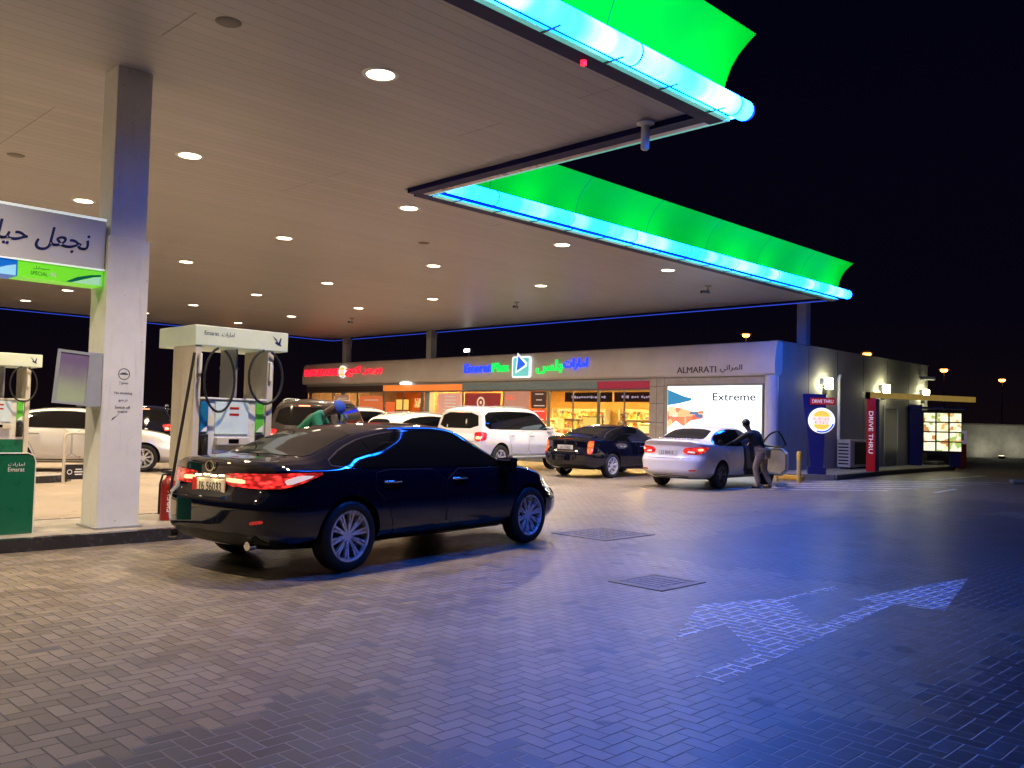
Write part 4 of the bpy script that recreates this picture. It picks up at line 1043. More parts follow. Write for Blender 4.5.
# ------------------------------------------------------------------ sedans
def sedan_rows(sx, W, Ht, tail=0.0):
    """base shape is a 4.96 x 1.835 x 1.46 saloon"""
    base = [
     (-2.48, .36, .58, .72, .42, .79, .62, .76, .985, .67, 1.035, 1.06),
     (-2.38, .28, .66, .82, .37, .875, .62, .82, .99, .69, 1.06, 1.088),
     (-2.10, .22, .70, .865, .34, .905, .62, .85, .99, .69, 1.075, 1.105),
     (-1.85, .21, .70, .87, .33, .912, .62, .858, .99, .685, 1.09, 1.12),
     (-1.60, .20, .70, .875, .33, .916, .62, .862, .988, .655, 1.17, 1.205),
     (-1.30, .20, .70, .875, .33, .917, .62, .864, .985, .615, 1.275, 1.322),
     (-1.00, .20, .70, .875, .32, .917, .61, .866, .98, .588, 1.345, 1.398),
     (-.50, .20, .70, .875, .32, .917, .60, .868, .975, .572, 1.397, 1.452),
     (.00, .20, .70, .875, .32, .917, .60, .868, .968, .575, 1.402, 1.458),
     (.30, .20, .70, .875, .32, .917, .60, .868, .962, .585, 1.375, 1.436),
     (.72, .20, .70, .875, .32, .916, .60, .866, .952, .645, 1.20, 1.262),
     (1.15, .20, .70, .872, .32, .914, .60, .855, .94, .735, 1.0, 1.035),
     (1.50, .20, .70, .868, .33, .91, .60, .84, .905, .70, .955, .985),
     (2.00, .20, .68, .845, .34, .89, .56, .79, .82, .63, .87, .90),
     (2.30, .20, .62, .80, .34, .84, .52, .72, .735, .57, .785, .81),
     (2.48, .24, .54, .68, .34, .73, .48, .62, .635, .50, .675, .69)]
    sw = W/1.835; sh = Ht/1.46
    out = []
    for r in base:
        out.append((r[0]*sx, r[1]*1.0, r[2]*sw, r[3]*sw, r[4], r[5]*sw, r[6]*sh, r[7]*sw, (r[8]+tail*(1 if r[0] < 0 else .5))*sh, r[9]*sw, (r[10]+tail*(1 if r[0] < -1.7 else 0))*sh, (r[11]+tail*(1 if r[0] < -1.7 else 0))*sh))
    return out

def end_rear(z): return (.05*(1-sm(z, .25, .45)) + .085*sm(z, .66, .80) - .06*sm(z, .98, 1.10))
def end_front(z): return (.04*(1-sm(z, .2, .35))+.10*sm(z, .55, .72))

def make_sedan(loc, rz, lab, W, L, Ht, wb, paint, glass, rimm, wheel_r, rim_r, lamp, plate, opts):
    root = empty('parked_car', loc, rz, lab, 'car')
    sx = L/4.96; sh = Ht/1.46; half = W/2
    ra = -1.32*sx-(wb-2.82*sx)/2+opts.get('shift', 0); fa = ra+wb
    rows = sedan_rows(sx, W, Ht, opts.get('tail', 0))
    body, bvh = body_mesh(rows, L, (.24, .42, end_rear, end_front, .85, 1.1), wheel_r+.055, (ra, fa), W, wheel_r, paint, P['well'])
    body.parent = root
    K = Skin(bvh)
    def sc(p): return [(a*sx, c*sh) for a, c in p]
    dlo = sc([(-1.70, 1.055), (-1.42, 1.195), (-1.15, 1.285), (-.8, 1.345), (-.4, 1.372), (.05, 1.365), (.32, 1.315), (.62, 1.185), (.86, 1.06), (1.0, .985), (.85, .978), (0, .992), (-1.0, 1.008), (-1.45, 1.015)])
    dlo = chaikin_closed(dlo, 1, .2)
    bp, qp = -.10*sx, -1.14*sx
    for right in (True, False):
        K.one('window_trim', opts.get('trim', P['chrome']), root, outset(dlo, .014), right, off=.002, rd=0)
        K.one('window_surround', P['tint'], root, outset(dlo, .003), right, off=.0045, rd=0)
        fw = outset(clip(dlo, 1, 0, bp+.03), -.004); rw = outset(clip(clip(dlo, -1, 0, -(bp-.03)), 1, .22, qp+.03+.22*1.1), -.004); qw = outset(clip(dlo, -1, -.22, -(qp-.01+.22*1.1)), -.004)
        openr = opts.get('open_door') and right
        if not openr: K.one('side_window', glass, root, fw, right, off=.006, rd=0)
        K.one('side_window', glass, root, rw, right, off=.006, rd=0)
        K.one('quarter_window', glass, root, qw, right, off=.006, rd=0)
        pil = [(bp-.035, .99*sh), (bp+.035, .99*sh), (bp+.03, 1.37*sh), (bp-.03, 1.37*sh)]
        
        fd = sc([(-.085, .30), (-.085, .965), (1.02, .955), (1.10, .80), (1.08, .55), (.98, .30)])
        rd_ = sc([(-.115, .30), (-.115, .965), (-1.12, .985), (-1.16, .80), (-1.0, .66), (-.90, .45), (-.86, .30)])
        for poly, hx in ((fd, .12), (rd_, -.92)):
            if openr and poly is fd: continue
            K.one('door_gap', P['black_plastic'], root, outset(poly, .007), right, off=.0015, thick=.004, rd=1)
            d = K.one('door', paint, root, poly, right, off=.004, thick=.0, rd=1)
            handle(d, hx*sx, surf_y(bvh, hx*sx, .86*sh), .86*sh, -1 if right else 1, opts.get('handle', P['chrome']))
        # sill
        K.one('sill_trim', P['black_plastic'], root, [(ra+wheel_r+.10, .235), (fa-wheel_r-.10, .235), (fa-wheel_r-.10, .30), (ra+wheel_r+.10, .30)], right, off=.006, rd=0)
    wt = [(p[0]*sx, p[1]) for p in ((.40, -.52), (.40, .52), (1.08, .66), (1.13, .4), (1.15, 0), (1.13, -.4), (1.08, -.66))]
    mb = MB(); K.patch(mb, [(p[0], p[1]*W/1.835) for p in wt], top=True, off=.004, rd=1); mb.build('windshield', P['tint'], root, smooth=40, fix=False)
    rt = [(-1.10, -.50), (-1.10, .50), (-1.45, .565), (-1.79, .60), (-1.83, .3), (-1.84, 0), (-1.83, -.3), (-1.79, -.60), (-1.45, -.565)]
    mb = MB(); K.patch(mb, [(p[0]*sx, p[1]*W/1.835) for p in rt], top=True, off=.004, rd=1); mb.build('rear_window', P['rear_tint'], root, smooth=40, fix=False)
    # boot lid gap, tail lamps and plate
    for right in (True, False):
        for nm, m_, pts, o_ in lamp:
            mb = MB(); K.diag(mb, [(p[0]*sx, p[1]*W/1.835, p[2]*sh) for p in pts], R(40), mirror=not right, off=o_+.006, thick=.03, rd=1, step=.03); mb.build(nm, m_, root, smooth=40, fix=False)
    for nm, m_, poly, o_ in opts.get('rear', []):
        K.rear(nm, m_, root, [(p[0]*W/1.835, p[1]*sh) for p in poly], off=o_, rd=1)
    plate(root, bvh, sh)
    # front
    K.front('grille', P['black_plastic'], root, [(-.45, .42), (.45, .42), (.40, .60), (-.40, .60)], off=.004)
    for s_ in (-1, 1):
        mb = MB(); K.diag(mb, [(2.05*sx, -.80, .68*sh), (2.40*sx, -.58, .62*sh), (2.45*sx, -.46, .66*sh), (2.36*sx, -.52, .73*sh), (2.0*sx, -.74, .80*sh), (1.94*sx, -.80, .775*sh)], R(145), mirror=(s_ == 1), off=.005, rd=1)
        mb.build('headlamp', opts.get('head', P['head_on']), root, smooth=40, fix=False)
    mirrors(root, .90*sx, surf_y(bvh, .90*sx, .93*sh)-.03, .985*sh, paint)
    for ax in (ra, fa):
        for s_ in (-1, 1): wheel(root, ax, s_, wheel_r, wheel_r, rim_r, .215, half, opts.get('spokes', 10), rimm, opts.get('style', 'double'))
    return root, body, bvh, K, (ra, fa, sx, sh)

# hero black saloon
hero_lamp = [
 ('tail_lamp', P['tail_on'], [(-2.44, -.24, .92), (-2.47, -.34, .835), (-2.42, -.62, .825), (-2.30, -.84, .83), (-2.12, -.90, .87), (-1.80, -.90, .972), (-2.1, -.88, .978), (-2.40, -.62, .965), (-2.46, -.3, .955)], .006),
 ('reverse_lamp', P['tail_white'], [(-2.22, -.86, .86), (-1.92, -.90, .945), (-2.1, -.88, .955), (-2.26, -.85, .91)], .010),
 ('lamp_bar', P['tail_hot'], [(-2.46, -.30, .875), (-2.42, -.52, .865), (-2.42, -.52, .905), (-2.46, -.3, .915)], .010)]
def hero_plate(root, bvh, sh):
    plate_rear(root, bvh, .0, .79, .50, .145, P['plate_lit'], '16 56033', True)
    t = MB(); t.lathe([(.04, 0), (.052, 0), (.052, .01), (.04, .01)], 24, Matrix.Translation((surf_xr(bvh, 0.0, .975)-.012, .0, .975)) @ Matrix.Rotation(R(-90), 4, 'Y') @ Matrix.Diagonal((1, 1.3, 1, 1)), closed=True); t.build('badge', P['chrome'], root)
    for s_ in (-1, 1):
        t = MB(); t.tube([(-2.46+.13, s_*.60, .30), (-2.40, s_*.60, .30)], .04, 16); t.build('exhaust_tip', P['chrome'], root, smooth=50)
a = R(7.9)
cx_, cy_ = 4.92, 6.97
ra0 = -1.32
loc = Vector((cx_, cy_, 0)) - Matrix.Rotation(a, 3, 'Z') @ Vector((-1.32*4.92/4.96-(2.9-2.82*4.92/4.96)/2-.09, -.9, 0))
hero = make_sedan((loc.x, loc.y, 0), a, 'large glossy black sedan with lit red tail lamps parked at the near fuel pump', 1.835, 4.92, 1.405, 2.90, P['black_paint'], P['tint'], P['rim'], .335, .245, hero_lamp, hero_plate,
 dict(spokes=10, shift=-.09, rear=[('boot_gap', P['black_plastic'], [(-.60, .70), (.60, .70), (.60, .712), (-.60, .712)], .002), ('chrome_strip', P['chrome'], [(-.36, .905), (.36, .905), (.36, .935), (-.36, .935)], .012),
  ('plate_recess', P['black_plastic'], [(-.34, .73), (.34, .73), (.36, .905), (-.36, .905)], .002), ('bumper_insert', P['black_plastic'], [(-.70, .30), (.70, .30), (.62, .42), (-.62, .42)], .005), ('reflector', P['tail_off'], [(-.72, .52), (-.60, .50), (-.60, .53), (-.72, .55)], .005)]))
hero[0].name = 'black_sedan'

# second black saloon by the shop, tall vertical lamps
AMB = mat('tail_lamp_amber', (0.4, 0.03, 0.01), 0.1, emit=(1.0, 0.13, 0.03), es=1.6, coat=1, var=0); lamp_pattern(AMB, 9, 3.2, .12)
cad_lamp = [('tail_lamp', AMB, [(-2.42, -.76, .66), (-2.36, -.81, .64), (-2.31, -.85, .68), (-2.26, -.86, .95), (-2.24, -.86, 1.0), (-2.33, -.81, 1.01), (-2.40, -.76, .96)], .008)]
def cad_plate(root, bvh, sh):
    plate_rear(root, bvh, .0, .80, .52, .13, P['plate_w'], '34 71962')
    t = MB(); t.lathe([(0.0, 0), (.05, 0), (.05, .012), (0, .012)], 20, Matrix.Translation((surf_xr(bvh, 0, .97)-.012, 0, .97)) @ Matrix.Rotation(R(-90), 4, 'Y')); t.build('badge', P['chrome'], root)
a = R(3); ra2 = -1.32*4.68/4.96-(2.77-2.82*4.68/4.96)/2
loc = Vector((19.01, 14.96, 0)) - Matrix.Rotation(a, 3, 'Z') @ Vector((ra2, -.89, 0))
cad = make_sedan((loc.x, loc.y, 0), a, 'black sedan with tall upright glowing tail lamps parked nose to the shop', 1.82, 4.68, 1.44, 2.77, P['black_paint'], P['tint'], P['rim'], .33, .235, cad_lamp, cad_plate,
 dict(spokes=7, style='double', tail=.03, rear=[('chrome_strip', P['chrome'], [(-.42, .70), (.42, .70), (.42, .725), (-.42, .725)], .012), ('bumper_insert', P['black_plastic'], [(-.70, .28), (.70, .28), (.62, .36), (-.62, .36)], .005), ('high_brake_lamp', P['tail_off'], [(-.25, 1.045), (.25, 1.045), (.25, 1.06), (-.25, 1.06)], .006)]))
cad[0].name = 'black_sedan'

# white saloon with its front door open
cor_lamp = [('tail_lamp', P['tail_on'], [(-2.45, -.44, .87), (-2.44, -.50, .80), (-2.36, -.74, .79), (-2.22, -.86, .83), (-1.98, -.90, .95), (-2.12, -.88, .97), (-2.38, -.68, .955), (-2.44, -.5, .94)], .008),
            ('reverse_lamp', P['tail_white'], [(-2.43, -.56, .83), (-2.36, -.74, .82), (-2.37, -.72, .86), (-2.43, -.56, .87)], .012),
            ('lamp_bulb', P['tail_hot'], [(-2.32, -.78, .87), (-2.2, -.85, .88), (-2.2, -.85, .93), (-2.32, -.78, .92)], .012)]
def cor_plate(root, bvh, sh): plate_rear(root, bvh, .02, .83, .48, .14, P['plate_w'], '12 80415')
a = R(4.1); sxc = 4.54/4.96; ra3 = -1.32*sxc-(2.56-2.82*sxc)/2
loc = Vector((18.3, 11.16, 0)) - Matrix.Rotation(a, 3, 'Z') @ Vector((ra3, -.87, 0))
cor, cbody, cbvh, CK, (cra, cfa, csx, csh) = make_sedan((loc.x, loc.y, 0), a, 'white sedan with its front door open and a man leaning in', 1.76, 4.54, 1.475, 2.56, P['white_paint'], P['tint'], P['dark_rim'], .315, .215, cor_lamp, cor_plate,
 dict(spokes=7, style='single', open_door=True, tail=.03, handle=P['white_paint'], trim=P['black_plastic'], rear=[('boot_gap', P['black_plastic'], [(-.60, .69), (.60, .69), (.60, .70), (-.60, .70)], .002), ('reflector', P['tail_off'], [(-.72, .42), (-.56, .41), (-.56, .445), (-.72, .455)], .006), ('reflector', P['tail_off'], [(.72, .42), (.56, .41), (.56, .445), (.72, .455)], .006), ('bumper_insert', P['black_plastic'], [(-.5, .25), (.5, .25), (.46, .31), (-.46, .31)], .005)]))
cor.name = 'white_sedan'
# door opening (flat black patch painting the cabin's shade) and the swung door
opening = [(a_*csx, c_*csh) for a_, c_ in ((-.085, .30), (-.085, .965), (-.06, 1.36), (.05, 1.365), (.32, 1.31), (.62, 1.18), (.98, .985), (1.08, .80), (1.05, .55), (.95, .30))]
CK.one('door_opening_shade', P['cabin'], cor, opening, True, off=.008, thick=.01, rd=1)
CK.one('door_gap', P['black_plastic'], cor, outset(opening, .02), True, off=.003, thick=.01, rd=1)
CK.one('seat', P['seat'], cor, [(.02*csx, .45), (.02*csx, 1.0), (.13*csx, 1.06), (.22*csx, .98), (.24*csx, .62), (.55*csx, .56), (.56*csx, .45)], True, off=.012, thick=.0, rd=2)
hx_, hy_ = 1.02*csx, -surf_y(cbvh, .95*csx, .7)
def open_door_part(name, m, poly, off, thick, ang, inner=False):
    mb = MB(); CK.side(mb, poly, True, off=off, thick=thick, rd=1)
    if inner: pass
    bmesh.ops.translate(mb.bm, vec=(-hx_, -hy_, 0), verts=mb.bm.verts)
    bmesh.ops.rotate(mb.bm, cent=(0, 0, 0), matrix=Matrix.Rotation(ang, 3, 'Z'), verts=mb.bm.verts)
    bmesh.ops.translate(mb.bm, vec=(hx_, hy_, 0), verts=mb.bm.verts)
    return mb
fdp = [(a_*csx, c_*csh) for a_, c_ in ((-.085, .30), (-.085, .965), (1.0, .955), (1.08, .80), (1.06, .55), (.95, .30))]
ANG = R(62)
od = open_door_part('door', None, fdp, .004, .06, ANG).build('open_door', P['white_paint'], cor, smooth=40)
open_door_part('x', None, outset(fdp, -.05), -.062, .004, ANG).build('door_card', mat('door_card', (0.25, 0.22, 0.18), 0.6, var=0.1), od, smooth=40)
fwin = [(a_*csx, c_*csh) for a_, c_ in ((-.07, .985), (-.05, 1.355), (.05, 1.36), (.32, 1.31), (.62, 1.18), (.95, .985))]
mb = open_door_part('x', None, outset(fwin, .02), .003, .02, ANG)
wf = mb.build('door_window', PANE, od, smooth=40)
fr = MB(); 
pts2 = chaikin_closed(fwin, 1, .2)
ring = []
for p_ in pts2:
    y_ = -surf_y(cbvh, p_[0], p_[1]); v_ = Matrix.Rotation(ANG, 3, 'Z') @ Vector((p_[0]-hx_, y_-hy_, 0)); ring.append((v_.x+hx_, v_.y+hy_, p_[1]))
fr.tube(ring, .022, 8, closed=True); fr.build('window_frame', P['black_plastic'], od, smooth=60)

# ------------------------------------------------------------------ SUVs
def suv_rows(L, W, Ht, kind):
    if kind == 'boxy':
        base = [
         (-2.45, .50, .60, .78, .58, .86, .80, .84, 1.14, .69, 1.66, 1.72),
         (-2.36, .42, .70, .87, .52, .93, .80, .89, 1.16, .70, 1.72, 1.79),
         (-2.10, .40, .72, .92, .48, .965, .80, .92, 1.17, .71, 1.765, 1.84),
         (-1.50, .38, .74, .93, .46, .98, .80, .935, 1.17, .72, 1.79, 1.87),
         (-.50, .38, .74, .93, .45, .985, .80, .94, 1.165, .72, 1.80, 1.88),
         (.20, .38, .74, .93, .45, .985, .80, .94, 1.16, .725, 1.79, 1.87),
         (.55, .38, .74, .93, .45, .985, .80, .938, 1.155, .745, 1.72, 1.80),
         (.90, .38, .74, .93, .45, .983, .80, .93, 1.15, .78, 1.46, 1.53),
         (1.28, .38, .74, .93, .46, .98, .80, .92, 1.14, .82, 1.19, 1.23),
         (1.60, .38, .74, .925, .46, .975, .80, .90, 1.10, .80, 1.15, 1.19),
         (2.15, .40, .72, .90, .48, .95, .78, .86, 1.05, .75, 1.10, 1.13),
         (2.38, .42, .66, .84, .5, .90, .74, .80, .98, .70, 1.03, 1.06),
         (2.47, .46, .58, .74, .52, .80, .72, .72, .90, .64, .95, .98)]
    else:
        base = [
         (-2.45, .46, .58, .76, .52, .83, .78, .80, 1.08, .66, 1.20, 1.24),
         (-2.34, .38, .66, .85, .46, .905, .78, .86, 1.10, .66, 1.33, 1.38),
         (-2.10, .34, .70, .89, .42, .94, .76, .885, 1.11, .645, 1.53, 1.58),
         (-1.70, .30, .72, .91, .40, .955, .74, .90, 1.11, .645, 1.66, 1.72),
         (-1.00, .28, .74, .92, .38, .965, .72, .91, 1.10, .655, 1.745, 1.815),
         (-.30, .28, .74, .92, .38, .965, .72, .915, 1.09, .66, 1.77, 1.845),
         (.20, .28, .74, .92, .38, .965, .72, .915, 1.08, .67, 1.745, 1.82),
         (.62, .28, .74, .92, .38, .963, .72, .91, 1.07, .70, 1.60, 1.67),
         (1.00, .28, .74, .918, .38, .96, .72, .90, 1.06, .75, 1.36, 1.42),
         (1.36, .28, .74, .915, .39, .955, .72, .88, 1.05, .78, 1.12, 1.16),
         (1.65, .29, .73, .905, .40, .945, .70, .86, 1.02, .75, 1.07, 1.11),
         (2.10, .30, .70, .87, .42, .91, .68, .80, .93, .68, .98, 1.02),
         (2.36, .34, .62, .80, .44, .84, .66, .73, .84, .62, .88, .91),
         (2.46, .40, .54, .68, .48, .72, .64, .63, .75, .54, .79, .81)]
    hb = 1.88 if kind == 'boxy' else 1.845
    return [(r[0]*L/4.93, r[1]*Ht/hb, r[2]*W/1.97, r[3]*W/1.97, r[4]*Ht/hb, r[5]*W/1.97, r[6]*Ht/hb, r[7]*W/1.97, r[8]*Ht/hb, r[9]*W/1.97, r[10]*Ht/hb, r[11]*Ht/hb) for r in base]

def make_suv(loc, rz, lab, name, L, W, Ht, wb, paint, rimm, wheel_r, rim_r, kind, lit=True, plate_txt=None, detail=True, spokes=6):
    root = empty(name, loc, rz, lab, 'car')
    hb = 1.88 if kind == 'boxy' else 1.845
    sx, sh, sw = L/4.93, Ht/hb, W/1.97; half = W/2
    ra = -wb/2-.06; fa = ra+wb
    if kind == 'boxy':
        er = lambda z: .05*(1-sm(z, .4, .6))+.10*sm(z, .9*sh, 1.12*sh)+.22*max(0, min(1, (z/sh-1.12)/.7)); ef = lambda z: .03*sm(z, .9, 1.0)
    else:
        er = lambda z: .04*(1-sm(z, .35, .5))+.10*sm(z, .8*sh, 1.0*sh); ef = lambda z: .05*(1-sm(z, .3, .5))+.07*sm(z, .65, .85)
    body, bvh = body_mesh(suv_rows(L, W, Ht, kind), L, (.16, .30 if kind == 'boxy' else .42, er, ef, .6, .9, 1.3 if kind == 'boxy' else .45), wheel_r+.065, (ra, fa), W, wheel_r, paint, P['well'])
    body.parent = root; K = Skin(bvh)
    def sc(p): return [(a_*sx, c_*sh) for a_, c_ in p]
    if kind == 'boxy':
        dlo = sc([(-2.12, 1.22), (-2.02, 1.66), (-1.2, 1.715), (.1, 1.715), (.42, 1.68), (.70, 1.52), (1.06, 1.24), (1.0, 1.205), (0, 1.205), (-1.2, 1.21)])
        splits = [(-.14, -.06), (-1.12, -1.04)]; doors = [([(-.09, .50), (-.09, 1.15), (1.10, 1.14), (1.18, .95), (1.14, .62), (1.02, .50)], .05), ([(-.13, .50), (-.13, 1.15), (-1.08, 1.155), (-1.10, .95), (-.98, .72), (-.92, .50)], -.95)]
    else:
        dlo = sc([(-1.98, 1.22), (-1.75, 1.44), (-1.35, 1.58), (-.8, 1.66), (-.2, 1.69), (.2, 1.66), (.5, 1.54), (.85, 1.34), (1.18, 1.125), (1.1, 1.105), (0, 1.12), (-1.2, 1.145)])
        splits = [(-.14, -.06), (-1.16, -1.08)]; doors = [([(-.09, .42), (-.09, 1.085), (1.14, 1.07), (1.22, .90), (1.16, .55), (1.04, .42)], .08), ([(-.13, .42), (-.13, 1.085), (-1.12, 1.10), (-1.16, .92), (-1.0, .70), (-.92, .42)], -.95)]
    for right in (True, False):
        K.one('window_trim', P['chrome'] if kind != 'boxy' else P['black_plastic'], root, outset(dlo, .014), right, off=.003, rd=1)
        K.one('window_surround', P['tint'], root, outset(dlo, -.004), right, off=.0045, rd=1)
        rest = dlo
        cuts = []
        for lo, hi in splits:
            cuts.append(outset(clip(rest, 1, 0, hi*sx), -.003)); rest = clip(rest, -1, 0, -lo*sx)
        cuts.append(outset(rest, -.003))
        for c_ in cuts: K.one('side_window', P['tint'], root, c_, right, off=.006, rd=1)
        for poly, hx in doors:
            poly = sc(poly)
            K.one('door_gap', P['black_plastic'], root, outset(poly, .008), right, off=.0015, thick=.004, rd=1)
            d = K.one('door', paint, root, poly, right, off=.004, thick=0, rd=1)
            hz = (1.02 if kind == 'boxy' else .97)*sh
            handle(d, hx*sx, surf_y(bvh, hx*sx, hz), hz, -1 if right else 1, P['chrome'])
        if kind == 'boxy':
            t = MB(); s_ = -1 if right else 1
            t.tube([(ra+wheel_r+.15, s_*(half-.02), .40*sh), (fa-wheel_r-.15, s_*(half-.02), .40*sh)], .045, 10); t.build('running_board', P['grey_metal'], root, smooth=50)
        else:
            K.one('sill_trim', P['black_plastic'], root, [(ra+wheel_r+.12, .33*sh), (fa-wheel_r-.12, .33*sh), (fa-wheel_r-.12, .42*sh), (ra+wheel_r+.12, .42*sh)], right, off=.006, rd=0)
        s_ = -1 if right else 1
        t = MB(); zr = 1.80*sh if kind == 'boxy' else 1.78*sh
        yr = (.66 if kind == 'boxy' else .60)*sw
        def rz_(x): 
            h_ = bvh.ray_cast(Vector((x, yr, 4)), Vector((0, 0, -1))); return h_[0].z
        xa, xb = -1.75*sx, .15*sx
        t.tube([(xa, s_*yr, rz_(xa)), (xa+.1, s_*yr, rz_(xa)+.045)]+[(xa+.1+(xb-xa-.2)*k/6, s_*yr, rz_(xa+.1+(xb-xa-.2)*k/6)+.05) for k in range(1, 6)]+[(xb-.1, s_*yr, rz_(xb)+.045), (xb, s_*yr, rz_(xb))], .016, 8)
        t.build('roof_rail', P['grey_metal'], root, smooth=60)
        lm = P['tail_on'] if lit else P['tail_off']
        if kind == 'boxy':
            pts = [(-2.40, -.70, .88), (-2.34, -.82, .87), (-2.15, -.93, .90), (-2.12, -.93, 1.11), (-2.32, -.84, 1.13), (-2.40, -.70, 1.11)]
        else:
            pts = [(-2.40, -.50, 1.02), (-2.34, -.75, .98), (-2.1, -.90, 1.0), (-1.9, -.90, 1.10), (-2.2, -.85, 1.13), (-2.38, -.55, 1.12)]
        mb = MB(); K.diag(mb, [(p_[0]*sx, p_[1]*sw, p_[2]*sh) for p_ in pts], R(40), mirror=not right, off=.01, thick=.03, rd=1); mb.build('tail_lamp', lm, root, smooth=40, fix=False)
        if lit and kind == 'boxy':
            mb = MB(); K.diag(mb, [(p_[0]*sx, p_[1]*sw, p_[2]*sh) for p_ in [(-2.38, -.73, .92), (-2.32, -.83, .92), (-2.32, -.83, 1.0), (-2.38, -.73, 1.0)]], R(40), mirror=not right, off=.016, thick=.03, rd=1); mb.build('lamp_bulb', P['tail_hot'], root, smooth=40, fix=False)
        mb = MB(); K.diag(mb, [(2.02*sx, -.86*sw, .86*sh), (2.36*sx, -.66*sw, .82*sh), (2.40*sx, -.56*sw, .88*sh), (2.30*sx, -.64*sw, .96*sh), (1.96*sx, -.84*sw, 1.0*sh)], R(145), mirror=not right, off=.006, rd=1); mb.build('headlamp', P['head_on'] if not lit else P['white_ink'], root, smooth=40, fix=False)
    # screens
    if kind == 'boxy':
        K.rear('rear_window', P['tint'], root, [(-.72*sw, 1.22*sh), (.72*sw, 1.22*sh), (.62*sw, 1.66*sh), (-.62*sw, 1.66*sh)], off=.006, rd=1)
        K.rear('high_brake_lamp', P['tail_hot'] if lit else P['tail_off'], root, [(-.14, 1.675*sh), (.14, 1.675*sh), (.13, 1.70*sh), (-.13, 1.70*sh)], off=.008, rd=0)
        K.rear('tailgate_gap', P['black_plastic'], root, [(-.84*sw, .86*sh), (.84*sw, .86*sh), (.84*sw, .868*sh), (-.84*sw, .868*sh)], off=.002, rd=0)
        K.rear('bumper_insert', P['black_plastic'], root, [(-.7*sw, .5*sh), (.7*sw, .5*sh), (.66*sw, .58*sh), (-.66*sw, .58*sh)], off=.006, rd=1)
        wt = [(.50, -.60), (.50, .60), (1.20, .74), (1.25, 0), (1.20, -.74)]
    else:
        K.rear('rear_window', P['tint'], root, [(-.62*sw, 1.18*sh), (.62*sw, 1.18*sh), (.52*sw, 1.56*sh), (-.52*sw, 1.56*sh)], off=.006, rd=2)
        wt = [(.42, -.56), (.42, .56), (1.26, .70), (1.32, 0), (1.26, -.70)]
    mb = MB(); K.patch(mb, [(p_[0]*sx, p_[1]*sw) for p_ in wt], top=True, off=.005, rd=1); mb.build('windshield', P['tint'], root, smooth=40, fix=False)
    if plate_txt: plate_rear(root, bvh, .1, .80*sh if kind == 'boxy' else .9*sh, .50, .13, P['plate_w'], plate_txt)
    K.front('grille', P['black_plastic'], root, [(-.5*sw, .72*sh), (.5*sw, .72*sh), (.5*sw, .90*sh), (-.5*sw, .90*sh)], off=.006)
    mirrors(root, 1.0*sx, surf_y(bvh, 1.0*sx, (1.17 if kind == 'boxy' else 1.1)*sh)-.03, (1.22 if kind == 'boxy' else 1.14)*sh, paint)
    for ax in (ra, fa):
        for s_ in (-1, 1): wheel(root, ax, s_, wheel_r, wheel_r, rim_r, .25, half, spokes, rimm, 'single' if kind == 'boxy' else 'double')
    return root
def place(contact, rz, wb, half):
    return Vector((contact[0], contact[1], 0)) - Matrix.Rotation(rz, 3, 'Z') @ Vector((-wb/2-.06, -half, 0))
l_ = place((17.95, 18.2), R(9), 2.85, .97)
make_suv((l_.x, l_.y, 0), R(9), 'tall white off-roader with tinted windows parked between the white crossover and a black sedan', 'white_suv', 4.95, 1.97, 1.90, 2.85, P['white_paint'], P['rim'], .39, .25, 'boxy', True, '5 20714')
fr_ = Vector((9.07, 21.6)); hd = R(-20)
fx_ = (-1.32*4.85/4.96-(2.78-2.82*4.85/4.96)/2)+2.78
l_ = Vector((fr_.x, fr_.y, 0)) - Matrix.Rotation(hd, 3, 'Z') @ Vector((fx_, -.90, 0))
make_sedan((l_.x, l_.y, 0), hd, 'white car passing behind the square column, seen from its side', 1.83, 4.85, 1.52, 2.78, P['white_paint'], P['tint'], P['rim'], .335, .235, cor_lamp, cor_plate, dict(spokes=9, head=P['white_ink']))[0].name = 'white_sedan'
make_suv((13.3, 20.2, 0), R(43), 'dark brown boxy off-roader waiting behind the near fuel pump', 'brown_suv', 4.84, 1.93, 1.90, 2.88, P['brown_paint'], P['dark_rim'], .38, .25, 'boxy', True, '9 33027')
l_ = (20.2, 24.4, 0)
make_suv(l_, R(3), 'white crossover with a rounded tail parked just left of the tall white off-roader', 'white_crossover', 4.7, 1.88, 1.70, 2.74, P['white_paint'], P['rim'], .35, .23, 'sleek', True, None)
make_suv((20.3, 28.3, 0), R(2), 'boxy white off-roader parked farthest left beneath the shop window', 'white_suv', 4.85, 1.93, 1.86, 2.8, P['white_paint'], P['rim'], .38, .25, 'boxy', True, None)
# dark cars at the far left, behind the white estate
make_suv((14.2, 33.4, 0), R(63), 'dark car with lit red tail lamps far behind the pumps at the left', 'dark_suv', 4.7, 1.88, 1.75, 2.7, P['black_paint'], P['dark_rim'], .36, .23, 'boxy', True, '2 11840')

